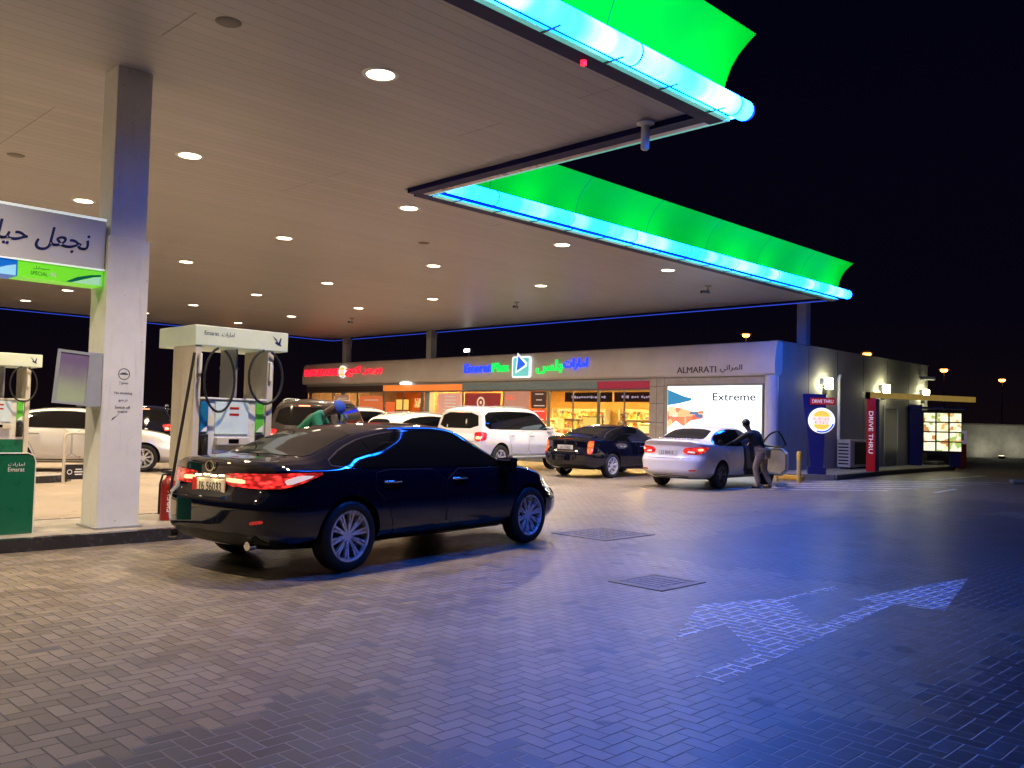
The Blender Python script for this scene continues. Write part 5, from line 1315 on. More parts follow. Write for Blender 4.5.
# ------------------------------------------------------------------ people
def skin_obj(name, verts, edges, m, parent, sub=2):
    me = bpy.data.meshes.new(name); me.from_pydata([v[0] for v in verts], edges, []); o = bpy.data.objects.new(name, me); COL.objects.link(o)
    sk = o.modifiers.new('s', 'SKIN'); sk.use_smooth_shade = True
    me.update()
    if not me.skin_vertices: 
        bpy.context.view_layer.update()
    for k, v in enumerate(verts):
        r_ = v[1]; me.skin_vertices[0].data[k].radius = (r_, r_*v[2] if len(v) > 2 else r_)
    me.skin_vertices[0].data[0].use_root = True
    sd = o.modifiers.new('d', 'SUBSURF'); sd.levels = sub; sd.render_levels = sub
    bpy.context.view_layer.update()
    ne = bpy.data.meshes.new_from_object(o.evaluated_get(bpy.context.evaluated_depsgraph_get()))
    o.modifiers.clear(); old = o.data; o.data = ne; ne.name = name; bpy.data.meshes.remove(old)
    ne.materials.clear(); ne.materials.append(m); ne.shade_smooth()
    if parent is not None: o.parent = parent
    return o
def chain(vs, es, pts, start=None):
    prev = start
    for p in pts:
        vs.append(p); k = len(vs)-1
        if prev is not None: es.append((prev, k))
        prev = k
    return prev
def person(loc, rz, lab, J, skin, top, legs, shoe, hair=None, cap=None, group=None, hands=True):
    """J: joints in local coords, x forward, y left"""
    root = empty('person', loc, rz, lab, 'person', group)
    V_ = lambda k: Vector(J[k])
    pel, chest, neck, head = V_('pelvis'), V_('chest'), V_('neck'), V_('head')
    vs, es = [], []
    vs.append((pel, .125, .9)); vs.append(((pel+chest)/2, .12, .85)); es.append((0, 1)); vs.append((chest, .14, .8)); es.append((1, 2)); vs.append((neck, .055)); es.append((2, 3))
    hd_ = head-neck
    vs.append((neck+hd_*.35, .06)); es.append((3, 4)); vs.append((head-hd_*.12, .082)); es.append((4, 5)); vs.append((head+hd_*.35, .085)); es.append((5, 6)); vs.append((head+hd_*.75, .06)); es.append((6, 7))
    for s in ('l', 'r'):
        k = chain(vs, es, [(V_('sh_'+s), .062), (V_('el_'+s), .045), (V_('wr_'+s), .03)], 2)
        d = (V_('wr_'+s)-V_('el_'+s)).normalized(); side = d.cross(Vector((0, 0, 1)))
        if side.length < .2: side = Vector((1, 0, 0))
        side.normalize(); w_ = V_('wr_'+s)
        vs.append((w_+d*.05, .036, .6)); es.append((k, len(vs)-1)); pk = len(vs)-1
        if hands:
            for q_ in range(4):
                o_ = side*(.027*(q_-1.5)); ln = (.075, .085, .08, .065)[q_]; cu_ = Vector((0, 0, -1))*.012
                vs.append((w_+d*.09+o_, .0105)); es.append((pk, len(vs)-1)); vs.append((w_+d*(.09+ln*.55)+o_+cu_, .0095)); es.append((len(vs)-2, len(vs)-1)); vs.append((w_+d*(.09+ln)+o_+cu_*2.5, .008)); es.append((len(vs)-2, len(vs)-1))
            vs.append((w_+d*.05+side*.05, .012)); es.append((pk, len(vs)-1)); vs.append((w_+d*.09+side*.065, .010)); es.append((len(vs)-2, len(vs)-1))
        chain(vs, es, [(V_('hip_'+s), .095), (V_('kn_'+s), .062), (V_('an_'+s), .042)], 0)
        f = V_('an_'+s); vs.append((f+Vector((.10, 0, -.045)), .038, .8)); es.append((len(vs)-2, len(vs)-1)); vs.append((f+Vector((.17, 0, -.055)), .03, .8)); es.append((len(vs)-2, len(vs)-1))
    body = skin_obj('body', vs, es, skin, root)
    # face
    fw = (Vector(J.get('face', (1, 0, 0)))).normalized(); upv = hd_.normalized(); rt = fw.cross(upv).normalized()
    hc = head+hd_*.12
    t = MB(); t.sphere(hc+fw*.088-upv*.015, .017, 1, (1, .8, 1.3))
    for s_ in (-1, 1): t.sphere(hc+rt*.082*s_, .024, 1, (.7, .4, 1.2))
    t.build('face_features', skin, body, smooth=60)
    t = MB()
    for s_ in (-1, 1): t.sphere(hc+fw*.078+rt*.032*s_+upv*.02, .010, 1)
    t.box(-.001, .001, -.001, .001, -.001, .001); t.build('eyes', P['ink'], body)
    if hair is not None:
        t = MB(); t.sphere(hc+upv*.035-fw*.014, .100, 3, (1, 1, 1.02))
        bmesh.ops.bisect_plane(t.bm, geom=t.bm.verts[:]+t.bm.edges[:]+t.bm.faces[:], plane_co=hc+fw*.045+upv*.03, plane_no=(fw*.8-upv*.6), clear_outer=True); t.build('hair', hair, root, smooth=60)
    if cap is not None:
        t = MB(); t.sphere(hc+upv*.045, .112, 3, (1, 1, .95))
        bmesh.ops.bisect_plane(t.bm, geom=t.bm.verts[:]+t.bm.edges[:]+t.bm.faces[:], plane_co=hc+upv*.035, plane_no=-upv, clear_outer=True)
        pts = [hc+upv*.04+fw*.09+rt*.085, hc+upv*.03+fw*.16+rt*.07, hc+upv*.02+fw*.20+rt*.03, hc+upv*.02+fw*.20-rt*.03, hc+upv*.03+fw*.16-rt*.07, hc+upv*.04+fw*.09-rt*.085]
        A = [t.bm.verts.new(p_) for p_ in pts]; B = [t.bm.verts.new(p_+upv*.012) for p_ in pts]
        t.bm.faces.new(A); t.bm.faces.new(list(reversed(B)))
        for i in range(6): t.bm.faces.new((A[i], B[i], B[(i+1) % 6], A[(i+1) % 6]))
        t.build('cap', cap, root, smooth=50)
    # clothes
    vs, es = [(pel, .145, .92)], []
    vs.append(((pel+chest)/2, .145, .88)); es.append((0, 1)); vs.append((chest, .162, .82)); es.append((1, 2)); vs.append((neck-hd_*.12, .075)); es.append((2, 3))
    for s in ('l', 'r'): chain(vs, es, [(V_('sh_'+s), .078), (V_('el_'+s), .06), (V_('el_'+s).lerp(V_('wr_'+s), J.get('sleeve', .9)), .045)], 2)
    skin_obj('shirt', vs, es, top, root)
    vs, es = [(pel-Vector((0, 0, .02)), .145, .92)], []
    for s in ('l', 'r'): chain(vs, es, [(V_('hip_'+s), .11), (V_('kn_'+s), .08), (V_('an_'+s)+Vector((0, 0, .03)), .062)], 0)
    skin_obj('trousers', vs, es, legs, root)
    for s in ('l', 'r'):
        f = V_('an_'+s); skin_obj('shoe', [(f+Vector((-.03, 0, -.045)), .045, .9), (f+Vector((.08, 0, -.05)), .045, .8), (f+Vector((.18, 0, -.058)), .036, .8)], [(0, 1), (1, 2)], shoe, root)
    return root
def stand(lean=0.0, arm=0.15, tall=1.0):
    J = dict(pelvis=(0, 0, .93), chest=(lean*.35, 0, 1.28), neck=(lean*.5, 0, 1.46), head=(lean*.6+.02, 0, 1.60))
    for s, k in (('l', 1), ('r', -1)):
        J['sh_'+s] = (lean*.4, k*.19, 1.40); J['el_'+s] = (lean*.4+arm*.3, k*.25, 1.13); J['wr_'+s] = (lean*.4+arm, k*.23, .90)
        J['hip_'+s] = (0, k*.10, .88); J['kn_'+s] = (.02, k*.11, .49); J['an_'+s] = (-.02, k*.11, .095)
    return {k: (tuple(c*tall for c in v)) for k, v in J.items()}
# man leaning into the white saloon
J = dict(pelvis=(0, 0, .90), chest=(.20, .06, 1.22), neck=(.30, .10, 1.38), head=(.36, .13, 1.51), face=(.9, .2, -.3),
 sh_l=(.28, .27, 1.30), el_l=(.52, .30, 1.12), wr_l=(.74, .24, 1.05), sh_r=(.18, -.12, 1.32), el_r=(.36, -.34, 1.14), wr_r=(.56, -.42, 1.02),
 hip_l=(0, .10, .86), kn_l=(.12, .13, .48), an_l=(.02, .15, .095), hip_r=(-.01, -.10, .86), kn_r=(.02, -.12, .47), an_r=(-.14, -.13, .10))
person((19.32, 10.70, 0), R(95), 'man in dark jacket and beige trousers leaning into the open white sedan', J, P['skin'], P['navy_cloth'], P['khaki'], P['shoe'], hair=P['hair'])
# attendant behind the big black car
J = stand(.3, .35); J.update(pelvis=(-.05, 0, .92), chest=(.20, 0, 1.26), neck=(.37, 0, 1.37), head=(.48, 0, 1.42), face=(.8, 0, -.7), sh_l=(.27, .20, 1.31), sh_r=(.27, -.20, 1.31), el_l=(.42, .26, 1.02), wr_l=(.62, .18, .98), el_r=(.42, -.26, 1.02), wr_r=(.62, -.18, .98), hip_l=(-.05, .1, .88), hip_r=(-.05, -.1, .88), sleeve=.1)
person((6.68, 10.80, ZI), R(-45), 'forecourt attendant in a green shirt and blue cap bending behind the big black sedan', J, P['skin_dark'], P['green_cloth'], P['dark_cloth'], P['shoe'], cap=P['blue_cloth'])

# ------------------------------------------------------------------ the shop building
XF = 25.1; Y0 = 13.45; Y1 = 40.1
bd = empty('shop_building', (XF, Y0, 0), 0, 'long low beige and grey shop building with a lit glass front', 'building')
def lb(m_): bmesh.ops.translate(m_.bm, vec=(-XF, -Y0, 0), verts=m_.bm.verts); return m_
XB = 33.5; XE = 37.6
# parapet with a rounded outer end
b = MB()
prof = [(XF+.18, 3.09), (XF-.10, 3.09), (XF-.16, 3.16), (XF-.17, 3.5), (XF-.12, 3.9), (XF-.02, 4.12), (XF+.06, 4.16), (XF+.30, 4.16), (XF+.30, 3.2)]
A = [b.bm.verts.new((p_[0], Y0-.02, p_[1])) for p_ in prof]; B = [b.bm.verts.new((p_[0], Y1, p_[1])) for p_ in prof]
for i in range(len(prof)): b.bm.faces.new((A[i], A[(i+1) % len(prof)], B[(i+1) % len(prof)], B[i]))
b.bm.faces.new(A); b.bm.faces.new(list(reversed(B)))
lb(b).build('parapet', P['parapet'], bd, smooth=30)
b = MB()
b.box(XF+.02, XE, Y0, Y0+.2, 0, 4.12); lb(b).build('side_wall', P['wall'], bd)
for k in range(1, 6):
    b = MB(); b.box(XF+k*2.1-.012, XF+k*2.1+.012, Y0-.004, Y0, .16, 4.1); lb(b).build('wall_joint', P['black_plastic'], bd)
b = MB(); b.box(XF+.02, XE, Y0-.03, Y0+.24, 4.123, 4.17); lb(b).build('wall_coping', P['grey_metal'], bd)
b = MB(); b.box(XE-.2, XE, Y0+.2, Y1, 0, 4.1); b.box(XF+.3, XE-.2, Y1-.2, Y1, 0, 4.1); lb(b).build('rear_wall', P['wall'], bd)
b = MB(); b.box(XF+.31, XE-.2, Y0+.2, Y1-.2, 3.75, 3.9); lb(b).build('roof', P['roof'], bd)
b = MB(); b.box(XF+.02, XB, Y0+.2, Y1-.2, .01, .16); lb(b).build('floor', P['floor_in'], bd)
b = MB(); b.box(XF+.2, XB, Y0+.2, Y1-.2, 3.05, 3.12); lb(b).build('ceiling', P['ceil_in'], bd)
b = MB(); b.box(XB, XB+.1, 18, 31.0, .16, 3.05); lb(b).build('inner_wall', P['wall_in'], bd)
b = MB(); b.box(XB-2.5, XB-2.4, 31.0, Y1-.2, .16, 3.05); b.box(XF+.3, XB, 30.9, 31.0, .16, 3.05); b.box(XF+.6, XB, 17.6, 17.7, .16, 3.05); lb(b).build('inner_wall', P['wall_orange'], bd)
# end bay with tiled pier and the framed wall for the light box
b = MB(); b.box(XF-.03, XF+.3, 17.62, 18.2, .0, 3.088); lb(b).build('tiled_pier', P['tile'], bd)
b = MB()
for z in (.9, 1.55, 2.2, 2.78): b.box(XF-.033, XF+.0, 17.62, 18.2, z-.006, z+.006)
b.box(XF-.033, XF, 17.905, 17.915, .0, 3.08); lb(b).build('tile_joint', P['black_plastic'], bd)
b = MB(); b.box(XF-.0, XF+.3, 13.66, 17.618, 0, 3.088); lb(b).build('bay_wall', P['tile'], bd)
b = MB(); b.cyl((XF+.0, 13.62, 0), (XF+.0, 13.62, 3.088), .2, n=28); lb(b).build('round_pillar', mat('pillar_white', (0.5, 0.48, 0.52), 0.4, var=0.06), bd, smooth=40)
# glazing: separate bays
edges = [18.2, 20.55, 23.0, 25.45, 27.9, 30.6, 33.4, 35.5, 37.6, 39.9]
for y0_, y1_ in zip(edges, edges[1:]):
    f = MB(); f.box(XF+.05, XF+.12, y0_, y0_+.05, .16, 2.72); f.box(XF+.05, XF+.12, y1_-.05, y1_-.001, .16, 2.72); f.box(XF+.05, XF+.12, y0_+.05, y1_-.05, .16, .22); f.box(XF+.05, XF+.12, y0_+.05, y1_-.05, 2.66, 2.72)
    ym = (y0_+y1_)/2; f.box(XF+.06, XF+.11, ym-.018, ym+.018, .22, 2.66)
    fr = lb(f).build('window_frame', P['frame'], bd)
    g = MB(); g.box(XF+.078, XF+.088, y0_+.05, y1_-.05, .22, 2.66); lb(g).build('window_pane', GLASS, fr)
bands = [(18.2, 20.53, (0.30, 0.012, 0.045), .14, 'maroon'), (20.55, 27.88, (0.16, 0.20, 0.20), .05, 'grey_green'), (27.9, 33.38, (0.6, 0.16, 0.03), .35, 'orange'), (33.4, 39.9, (0.05, 0.03, 0.025), .03, 'brown')]
for y0_, y1_, c_, e_s, nm in bands:
    f = MB(); f.box(XF-.02, XF+.11, y0_, y1_, 2.723, 2.985); lb(f).build('fascia_band', mat('band_'+nm, c_, .4, emit=c_, es=e_s*3, var=.08), bd)
b = MB(); b.box(XF+.0, XF+.15, 18.2, 39.9, 2.988, 3.087); lb(b).build('soffit_strip', P['grey_metal'], bd)
# interior lights
WARM = emat('shop_lamp', (1.0, 0.55, 0.15), 460.0); WHITE_L = emat('shelf_lamp', (1.0, 0.85, 0.5), 6.0); ORNG = emat('restaurant_lamp', (1.0, 0.38, 0.09), 420.0)
for y in (20, 22.5, 25, 27.5, 29.8):
    for x in (27, 30.5):
        f = MB(); f.box(x-.5, x+.5, y-.1, y+.1, 3.02, 3.048); lb(f).build('ceiling_lamp', WARM, bd)
for y in (32.5, 35, 37.5):
    f = MB(); f.box(27.2, 28.2, y-.12, y+.12, 3.02, 3.048); lb(f).build('ceiling_lamp', ORNG, bd)

# interior furnishings
GOODS = cell_material('packaged_goods', [(0.55, 0.08, 0.03), (0.6, 0.4, 0.05), (0.65, 0.55, 0.3), (0.15, 0.25, 0.08), (0.6, 0.2, 0.03), (0.1, 0.12, 0.3), (0.7, 0.65, 0.55), (0.5, 0.3, 0.06)], 7.0, es=.10, aspect=(1, 1, .8))  # faint emission brightens the goods, which give off no light themselves
def shelf(x, y, wid, hgt, lab, lvl=4, m_=P['cream_metal']):
    o = empty('display_shelf', (x, y, .16), 0, lab, 'shelf')
    t = MB(); t.box(-.05, .35, -wid/2, -wid/2+.04, 0, hgt); t.box(-.05, .35, wid/2-.04, wid/2, 0, hgt); t.box(.30, .35, -wid/2+.04, wid/2-.04, 0, hgt); t.build('cabinet', m_, o)
    for k in range(lvl):
        z = .08+k*(hgt-.1)/lvl
        t = MB(); t.box(-.05, .299, -wid/2+.041, wid/2-.041, z, z+.03); t.build('shelf_board', m_, o)
        t = MB(); yy = -wid/2+.06
        while yy < wid/2-.2:
            ww = random.uniform(.10, .2); hh = random.uniform(.45, .85)*(hgt-.1)/lvl
            t.box(random.uniform(-.02, .06), .28, yy, yy+ww, z+.031, z+.031+hh*.9); yy += ww+.015
        g_ = t.build('packaged_goods', GOODS, o); g_['kind'] = 'stuff'
for (x, y, wd_, ht_, lab) in ((28.0, 26.0, 2.0, 1.5, 'shelf packed with bright goods behind the glass right of the door'), (28.4, 22.6, 1.8, 1.25, 'low goods shelf behind the glass in the middle of the shop'), (32.8, 24.0, 3.0, 2.0, 'tall goods shelf against the yellow back wall, middle'), (32.8, 28.0, 3.4, 2.0, 'tall goods shelf against the yellow back wall, left'), (29.6, 29.3, 2.2, 1.6, 'goods shelf under the orange band near the white crossover'), (27.4, 24.3, 1.0, 1.1, 'small goods rack just inside the shop entrance'), (32.8, 20.0, 3.0, 1.6, 'goods shelf against the back wall under the bright strip')):
    shelf(x, y, wd_, ht_, lab)
def counter(x, y, wd_, lab, c_, m2):
    o = empty('service_counter', (x, y, .16), 0, lab, 'counter')
    t = MB(); t.box(0, .6, -wd_/2, wd_/2, 0, .95, .02); t.build('front', c_, o)
    t = MB(); t.box(-.05, .65, -wd_/2-.04, wd_/2+.04, .952, 1.0, .008); t.build('worktop', P['white_metal'], o)
    t = MB(); t.box(.1, .5, -wd_/2+.1, wd_/2-.1, 1.002, 1.35, .02); t.build('display_case', m2, o)
counter(28.6, 20.2, 2.4, 'red-fronted counter with a display case behind the right shop window', P['red_glow'], mat('case_glow', (0.6, 0.35, 0.08), 0.2, emit=(1, 0.55, 0.12), es=.5, var=.2))
counter(29.4, 35.2, 4.0, 'restaurant counter glowing orange behind the left windows', P['wall_orange'], mat('case_glow2', (0.6, 0.2, 0.05), 0.2, emit=(1, 0.3, 0.06), es=.6, var=.2))
# lit menu strips on the restaurant wall, bright shelf strip
for k in range(5):
    o = MB(); o.box(0, .06, -.55, .55, 0, .5, .006); ob = o.build('menu_screen', cell_material(f'menu_pic{k}', [(0.6, 0.08, 0.03), (0.7, 0.35, 0.05), (0.75, 0.6, 0.2), (0.3, 0.05, 0.03), (0.8, 0.7, 0.5)], 5+k, es=.7)); ob.location = (30.85, 32.2+k*1.35, 2.1); tag(ob, f'glowing food menu screen on the orange wall, {ordn[4-k]} of five from the left', 'screen', 'menu screens over the restaurant counter')
for y, z, lab in ((19.6, 1.95, 'upper bright light strip on the back wall of the shop'), (19.6, 1.55, 'lower bright light strip on the back wall of the shop')):
    o = MB(); o.box(0, .08, -1.7, 1.7, 0, .16, .01); ob = o.build('shelf_light', WHITE_L); ob.location = (32.4, y, z); tag(ob, lab, 'light strip')
for x_, y_, z_, w_, h_, c_, e_s, lab in ((26.6, 30.55, 2.1, .75, .55, (1, .86, .6), 2.2, 'small bright white light box hanging behind the glass under the orange band'), (27.4, 32.4, 1.35, 1.2, .9, (1, .68, .12), 1.5, 'glowing yellow display panel inside the left shop windows'), (28.2, 28.9, 1.2, 1.5, .5, (1, .75, .3), 1.4, 'glowing pale yellow chiller strip inside the shop behind the white crossover'), (27.6, 36.6, 1.2, 1.6, 1.1, (1, .16, .04), 1.1, 'glowing red display board behind the restaurant glass'), (27.0, 34.4, 1.9, .9, .5, (1, .5, .1), 1.5, 'orange lit price board behind the restaurant glass'), (26.4, 19.0, 1.15, 1.3, .28, (1, .72, .25), 1.6, 'pale yellow lit case low behind the glass by the tiled pier'), (26.8, 22.2, 1.0, .9, .7, (1, .6, .12), 1.3, 'amber lit stand behind the glass over the black sedan'), (26.2, 31.4, 2.0, .5, .6, (1, .9, .5), 1.8, 'narrow bright yellow menu panel behind the left glass')):
    o = empty('lit_display', (x_, y_, .16), 0, lab, 'display')
    t = MB(); t.box(0, .08, -w_/2, w_/2, z_-.16, z_-.16+h_, .01); t.build('lit_face', emat('disp_%.0f' % (y_*10), c_, e_s), o)
    t = MB(); t.box(.082, .12, -w_/2-.03, w_/2+.03, z_-.19, z_-.13+h_); t.build('back_frame', P['black_plastic'], o)
    t = MB(); t.cyl((.1, 0, 0), (.1, 0, z_-.19), .03, n=10); t.build('stand_pole', P['steel'], o)
# hanging banners
BAN = mat('banner_dark', (0.045, 0.012, 0.03), 0.6, var=.1)
for y0_, y1_, lab in ((20.65, 23.0, 'dark purple banner with pale lettering hanging inside the shop, left one'), (18.25, 20.55, 'dark purple banner with pale lettering hanging inside the shop beside the tiled pier')):
    o = empty('shop_banner', (XF+1.0, (y0_+y1_)/2, 2.28), 0, lab, 'banner'); hw = (y1_-y0_)/2
    t = MB(); t.box(0, .03, -hw, hw, 0, .36); t.build('banner_panel', BAN, o)
    t = MB()
    for s_ in (-.8, .8): t.cyl((.015, hw*s_, .36), (.015, hw*s_, .74), .008, n=6)
    t.build('hanger', P['steel'], o)
    t = MB(); yy = hw*.7
    while yy > -hw*.7:
        ww = random.uniform(.05, .12); 
        t.box(-.004, 0, yy-ww, yy, .13+random.uniform(0, .03), .13+random.uniform(.06, .12)); yy -= ww+.025
        if random.random() < .2: yy -= .1
    t.build('banner_lettering', mat('banner_letters', (0.6, 0.55, 0.75), .5, emit=(.6, .5, .9), es=.5, var=0), o)
# posters on the glass; emission paints in the shop light behind them
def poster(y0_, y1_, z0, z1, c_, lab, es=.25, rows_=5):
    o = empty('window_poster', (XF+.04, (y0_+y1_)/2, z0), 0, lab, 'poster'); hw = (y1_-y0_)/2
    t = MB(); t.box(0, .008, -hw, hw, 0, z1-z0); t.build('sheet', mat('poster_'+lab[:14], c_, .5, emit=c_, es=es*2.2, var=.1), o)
    if rows_:
        t = MB()
        for k in range(rows_):
            ww = hw*random.uniform(.4, .8); z = (z1-z0)*(.15+.7*k/max(1, rows_-1)); t.box(-.003, -.0005, -ww, ww*.8, z-.02, z+.02)
        t.build('print_line', mat('poster_ink', (.7, .65, .6), .5, emit=(.8, .7, .6), es=.3, var=0), o)
    return o
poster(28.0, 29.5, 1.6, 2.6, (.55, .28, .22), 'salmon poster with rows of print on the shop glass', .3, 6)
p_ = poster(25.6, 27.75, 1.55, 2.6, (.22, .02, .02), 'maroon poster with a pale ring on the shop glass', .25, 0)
t = MB(); t.lathe([(.16, 0), (.24, 0), (.24, .003), (.16, .003)], 24, Matrix.Translation((-.003, 0.1, .66)) @ Matrix.Rotation(R(-90), 4, 'Y'), closed=True); t.sphere((-.004, .1, .66), .07, 2, (.1, 1, 1)); t.build('ring', mat('poster_ring', (.8, .7, .6), .5, emit=(.9, .7, .5), es=.4, var=0), p_)
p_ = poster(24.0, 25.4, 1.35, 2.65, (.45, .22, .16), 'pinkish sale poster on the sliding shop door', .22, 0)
letters('SALE', (-.002, .35, 1.06), (0, -1, 0), (0, 0, 1), width=.5, height=.2, depth=.003, m=mat('sale_ink', (.8, .05, .04), .5, emit=(1, .1, .06), es=.8, var=0), name='poster_lettering', parent=p_)
letters('30 70', (-.002, -.1, .45), (0, -1, 0), (0, 0, 1), width=1.0, height=.28, depth=.003, m=mat('sale_ink2', (.8, .7, .65), .5, emit=(1, .85, .75), es=.5, var=0), name='poster_lettering', parent=p_)
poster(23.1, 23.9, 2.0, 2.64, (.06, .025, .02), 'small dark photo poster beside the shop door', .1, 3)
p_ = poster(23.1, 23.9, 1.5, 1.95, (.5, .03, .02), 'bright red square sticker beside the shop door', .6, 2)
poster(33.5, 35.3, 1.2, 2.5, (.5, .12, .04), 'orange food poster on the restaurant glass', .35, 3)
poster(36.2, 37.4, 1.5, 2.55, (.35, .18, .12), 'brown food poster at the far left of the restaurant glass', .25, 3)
# shop customers
cg = 'people inside the lit shop'
person((28.0, 21.6, .16), R(170), 'dark-dressed person standing inside the shop behind the glass, left of the red counter', stand(0.05, .1, .98), P['skin'], P['dark_cloth'], P['dark_cloth'], P['shoe'], hair=P['hair'], group=cg, hands=False)
person((27.4, 19.3, .16), R(30), 'person in a greyish shirt inside the shop near the tiled pier', stand(.2, .2), P['skin'], mat('grey_shirt', (.18, .15, .12), .8, var=.1), P['dark_cloth'], P['shoe'], hair=P['hair'], group=cg, hands=False)

# ------------------------------------------------------------------ signs on the building
XS = XF-.175
rs = empty('shop_sign', (XS, 36.45, 3.68), 0, 'red illuminated restaurant lettering in two scripts with a round yellow emblem', 'sign')
REDL = mat('red_letter', (.6, .01, .02), .4, emit=(1.0, .012, .035), es=1.9, var=0)
letters('BURGER KING', (0, 1.85, 0), (0, -1, 0), (0, 0, 1), width=3.1, height=.34, depth=.05, m=REDL, name='lettering', parent=rs)
letters(arabic('برجر كنج'), (0, -1.7, 0), (0, -1, 0), (0, 0, 1), width=2.9, height=.50, depth=.06, m=REDL, name='lettering', parent=rs, bold=.015)
def bun(parent, r_, x0, es=1.0, M_=None):
    """round burger emblem: white disc, yellow bun halves, red words, blue crescent; faces local -x"""
    RY = Matrix.Translation((x0, 0, 0)) @ Matrix.Rotation(R(-90), 4, 'Y')
    # local z -> -x ; local x -> z ; local y -> y
    def poly(pts, z0, z1, m_, nm, par):
        t = MB(); t.prism(pts, z0, z1, RY); return t.build(nm, m_, par)
    W_ = mat('emblem_white%.1f' % es, (.8, .8, .75), .4, emit=(.95, 1, .85), es=es, var=0); Y_ = mat('emblem_yellow%.1f' % es, (.8, .5, .05), .4, emit=(1, .62, .08), es=es*.8, var=0); R_ = mat('emblem_red', (.6, .02, .02), .4, emit=(1, .03, .02), es=es*.5, var=0); B_ = mat('emblem_blue', (.02, .08, .5), .4, emit=(.02, .15, 1), es=es*.5, var=0)
    circ = [(r_*math.cos(2*math.pi*i/48), r_*math.sin(2*math.pi*i/48)) for i in range(48)]
    disc = poly(circ, 0, .05, W_, 'emblem_disc', parent)
    up = [(r_*.30+r_*.48*math.sin(math.pi*i/20), r_*.62*math.cos(math.pi*i/20)) for i in range(21)]
    poly(up, .051, .056, Y_, 'bun_half', disc)
    dn = [(-r_*.30-r_*.42*math.sin(math.pi*i/20), r_*.60*math.cos(math.pi*i/20)) for i in range(21)]
    poly(dn, .051, .056, Y_, 'bun_half', disc)
    cres = [(r_*.93*math.cos(a_), r_*.93*math.sin(a_)) for a_ in [R(100+k*11) for k in range(16)]]+[(r_*.82*math.cos(a_)+r_*.03, r_*.82*math.sin(a_)) for a_ in [R(265-k*11) for k in range(16)]]
    # crescent along the viewer's right and bottom
    cres = [(p_[0], -abs(p_[1]) if False else p_[1]) for p_ in [(r_*.95*math.cos(R(105+k*9)), -r_*.95*math.sin(R(105+k*9))) for k in range(12)]+[(r_*.83*math.cos(R(204-k*9)), -r_*.83*math.sin(R(204-k*9))) for k in range(12)]]
    poly(cres, .051, .056, B_, 'crescent', disc)
    for s_, z in (('BURGER', .12), ('KING', -.14)):
        letters(s_, (x0-.058, 0, z*r_*1.05), (0, -1, 0), (0, 0, 1), width=r_*(1.25 if s_ == 'BURGER' else 1.0), height=r_*.24, depth=.003, m=R_, name='emblem_lettering', parent=disc, bold=.01)
    return disc
bun(rs, .30, .0, 1.1)
es_ = empty('shop_sign', (XS, 24.22, 3.6), 0, 'blue and green illuminated shop lettering in two scripts with a square icon between', 'sign')
BLUL = mat('blue_letter', (.01, .03, .6), .4, emit=(.01, .035, 1.0), es=2.4, var=0); GRNL = mat('green_letter', (.01, .5, .08), .4, emit=(.0, .75, .08), es=1.4, var=0)
letters('Emarat', (0, 2.55, .02), (0, -1, 0), (0, 0, 1), width=1.62, height=.36, depth=.06, m=BLUL, name='lettering', parent=es_, bold=.02)
letters('Plus', (0, 1.22, .02), (0, -1, 0), (0, 0, 1), width=.92, height=.36, depth=.06, m=GRNL, name='lettering', parent=es_, bold=.02)
letters(arabic('بلس'), (0, -1.45, -.03), (0, -1, 0), (0, 0, 1), width=1.35, height=.52, depth=.06, m=GRNL, name='lettering', parent=es_, bold=.02)
letters(arabic('امارات'), (0, -2.75, .04), (0, -1, 0), (0, 0, 1), width=1.15, height=.44, depth=.06, m=BLUL, name='lettering', parent=es_, bold=.02)
RY = Matrix.Rotation(R(-90), 4, 'Y')
def rsq(hx, hy, r_, n=6):
    o_ = []
    for cx2, cy2, a0 in ((hx-r_, hy-r_, 0), (-hx+r_, hy-r_, 90), (-hx+r_, -hy+r_, 180), (hx-r_, -hy+r_, 270)):
        o_ += [(cx2+r_*math.cos(R(a0+90*k/n)), cy2+r_*math.sin(R(a0+90*k/n))) for k in range(n+1)]
    return o_
t = MB(); t.prism([(p_[0], p_[1]) for p_ in rsq(.42, .49, .1)], 0, .08, RY); ic = t.build('icon_plate', mat('icon_white', (.8, .8, .8), .4, emit=(.85, 1, 1), es=1.1, var=0), es_)
t = MB(); t.prism(rsq(.36, .43, .07), .081, .085, RY); t.build('icon_field', mat('icon_teal', (.2, .5, .5), .4, emit=(.12, .62, .6), es=.75, var=.1), ic)
t = MB(); t.prism([(-.24, .28), (.56, .18), (.14, -.34), (.02, -.3)], .086, .10, RY); t.build('icon_arrow_edge', MATS['icon_white'], ic)
t = MB(); t.prism([(-.16, .21), (.44, .14), (.12, -.25), (.06, -.24)], .101, .108, RY); t.build('icon_arrow', mat('icon_blue', (.02, .12, .7), .4, emit=(.01, .1, .85), es=.9, var=0), ic)
al = empty('shop_sign', (XS, 15.9, 3.31), 0, 'thin dark lettering in two scripts above the lit advertising box', 'sign')
DKL = mat('dark_letter', (.05, .035, .04), .4, var=0)
letters('ALMARATI', (0.02, .35, 0), (0, -1, 0), (0, 0, 1), width=1.5, height=.2, depth=.03, m=DKL, name='lettering', parent=al)
letters(arabic('المراتي'), (0.02, -.95, 0), (0, -1, 0), (0, 0, 1), width=.8, height=.26, depth=.03, m=DKL, name='lettering', parent=al)
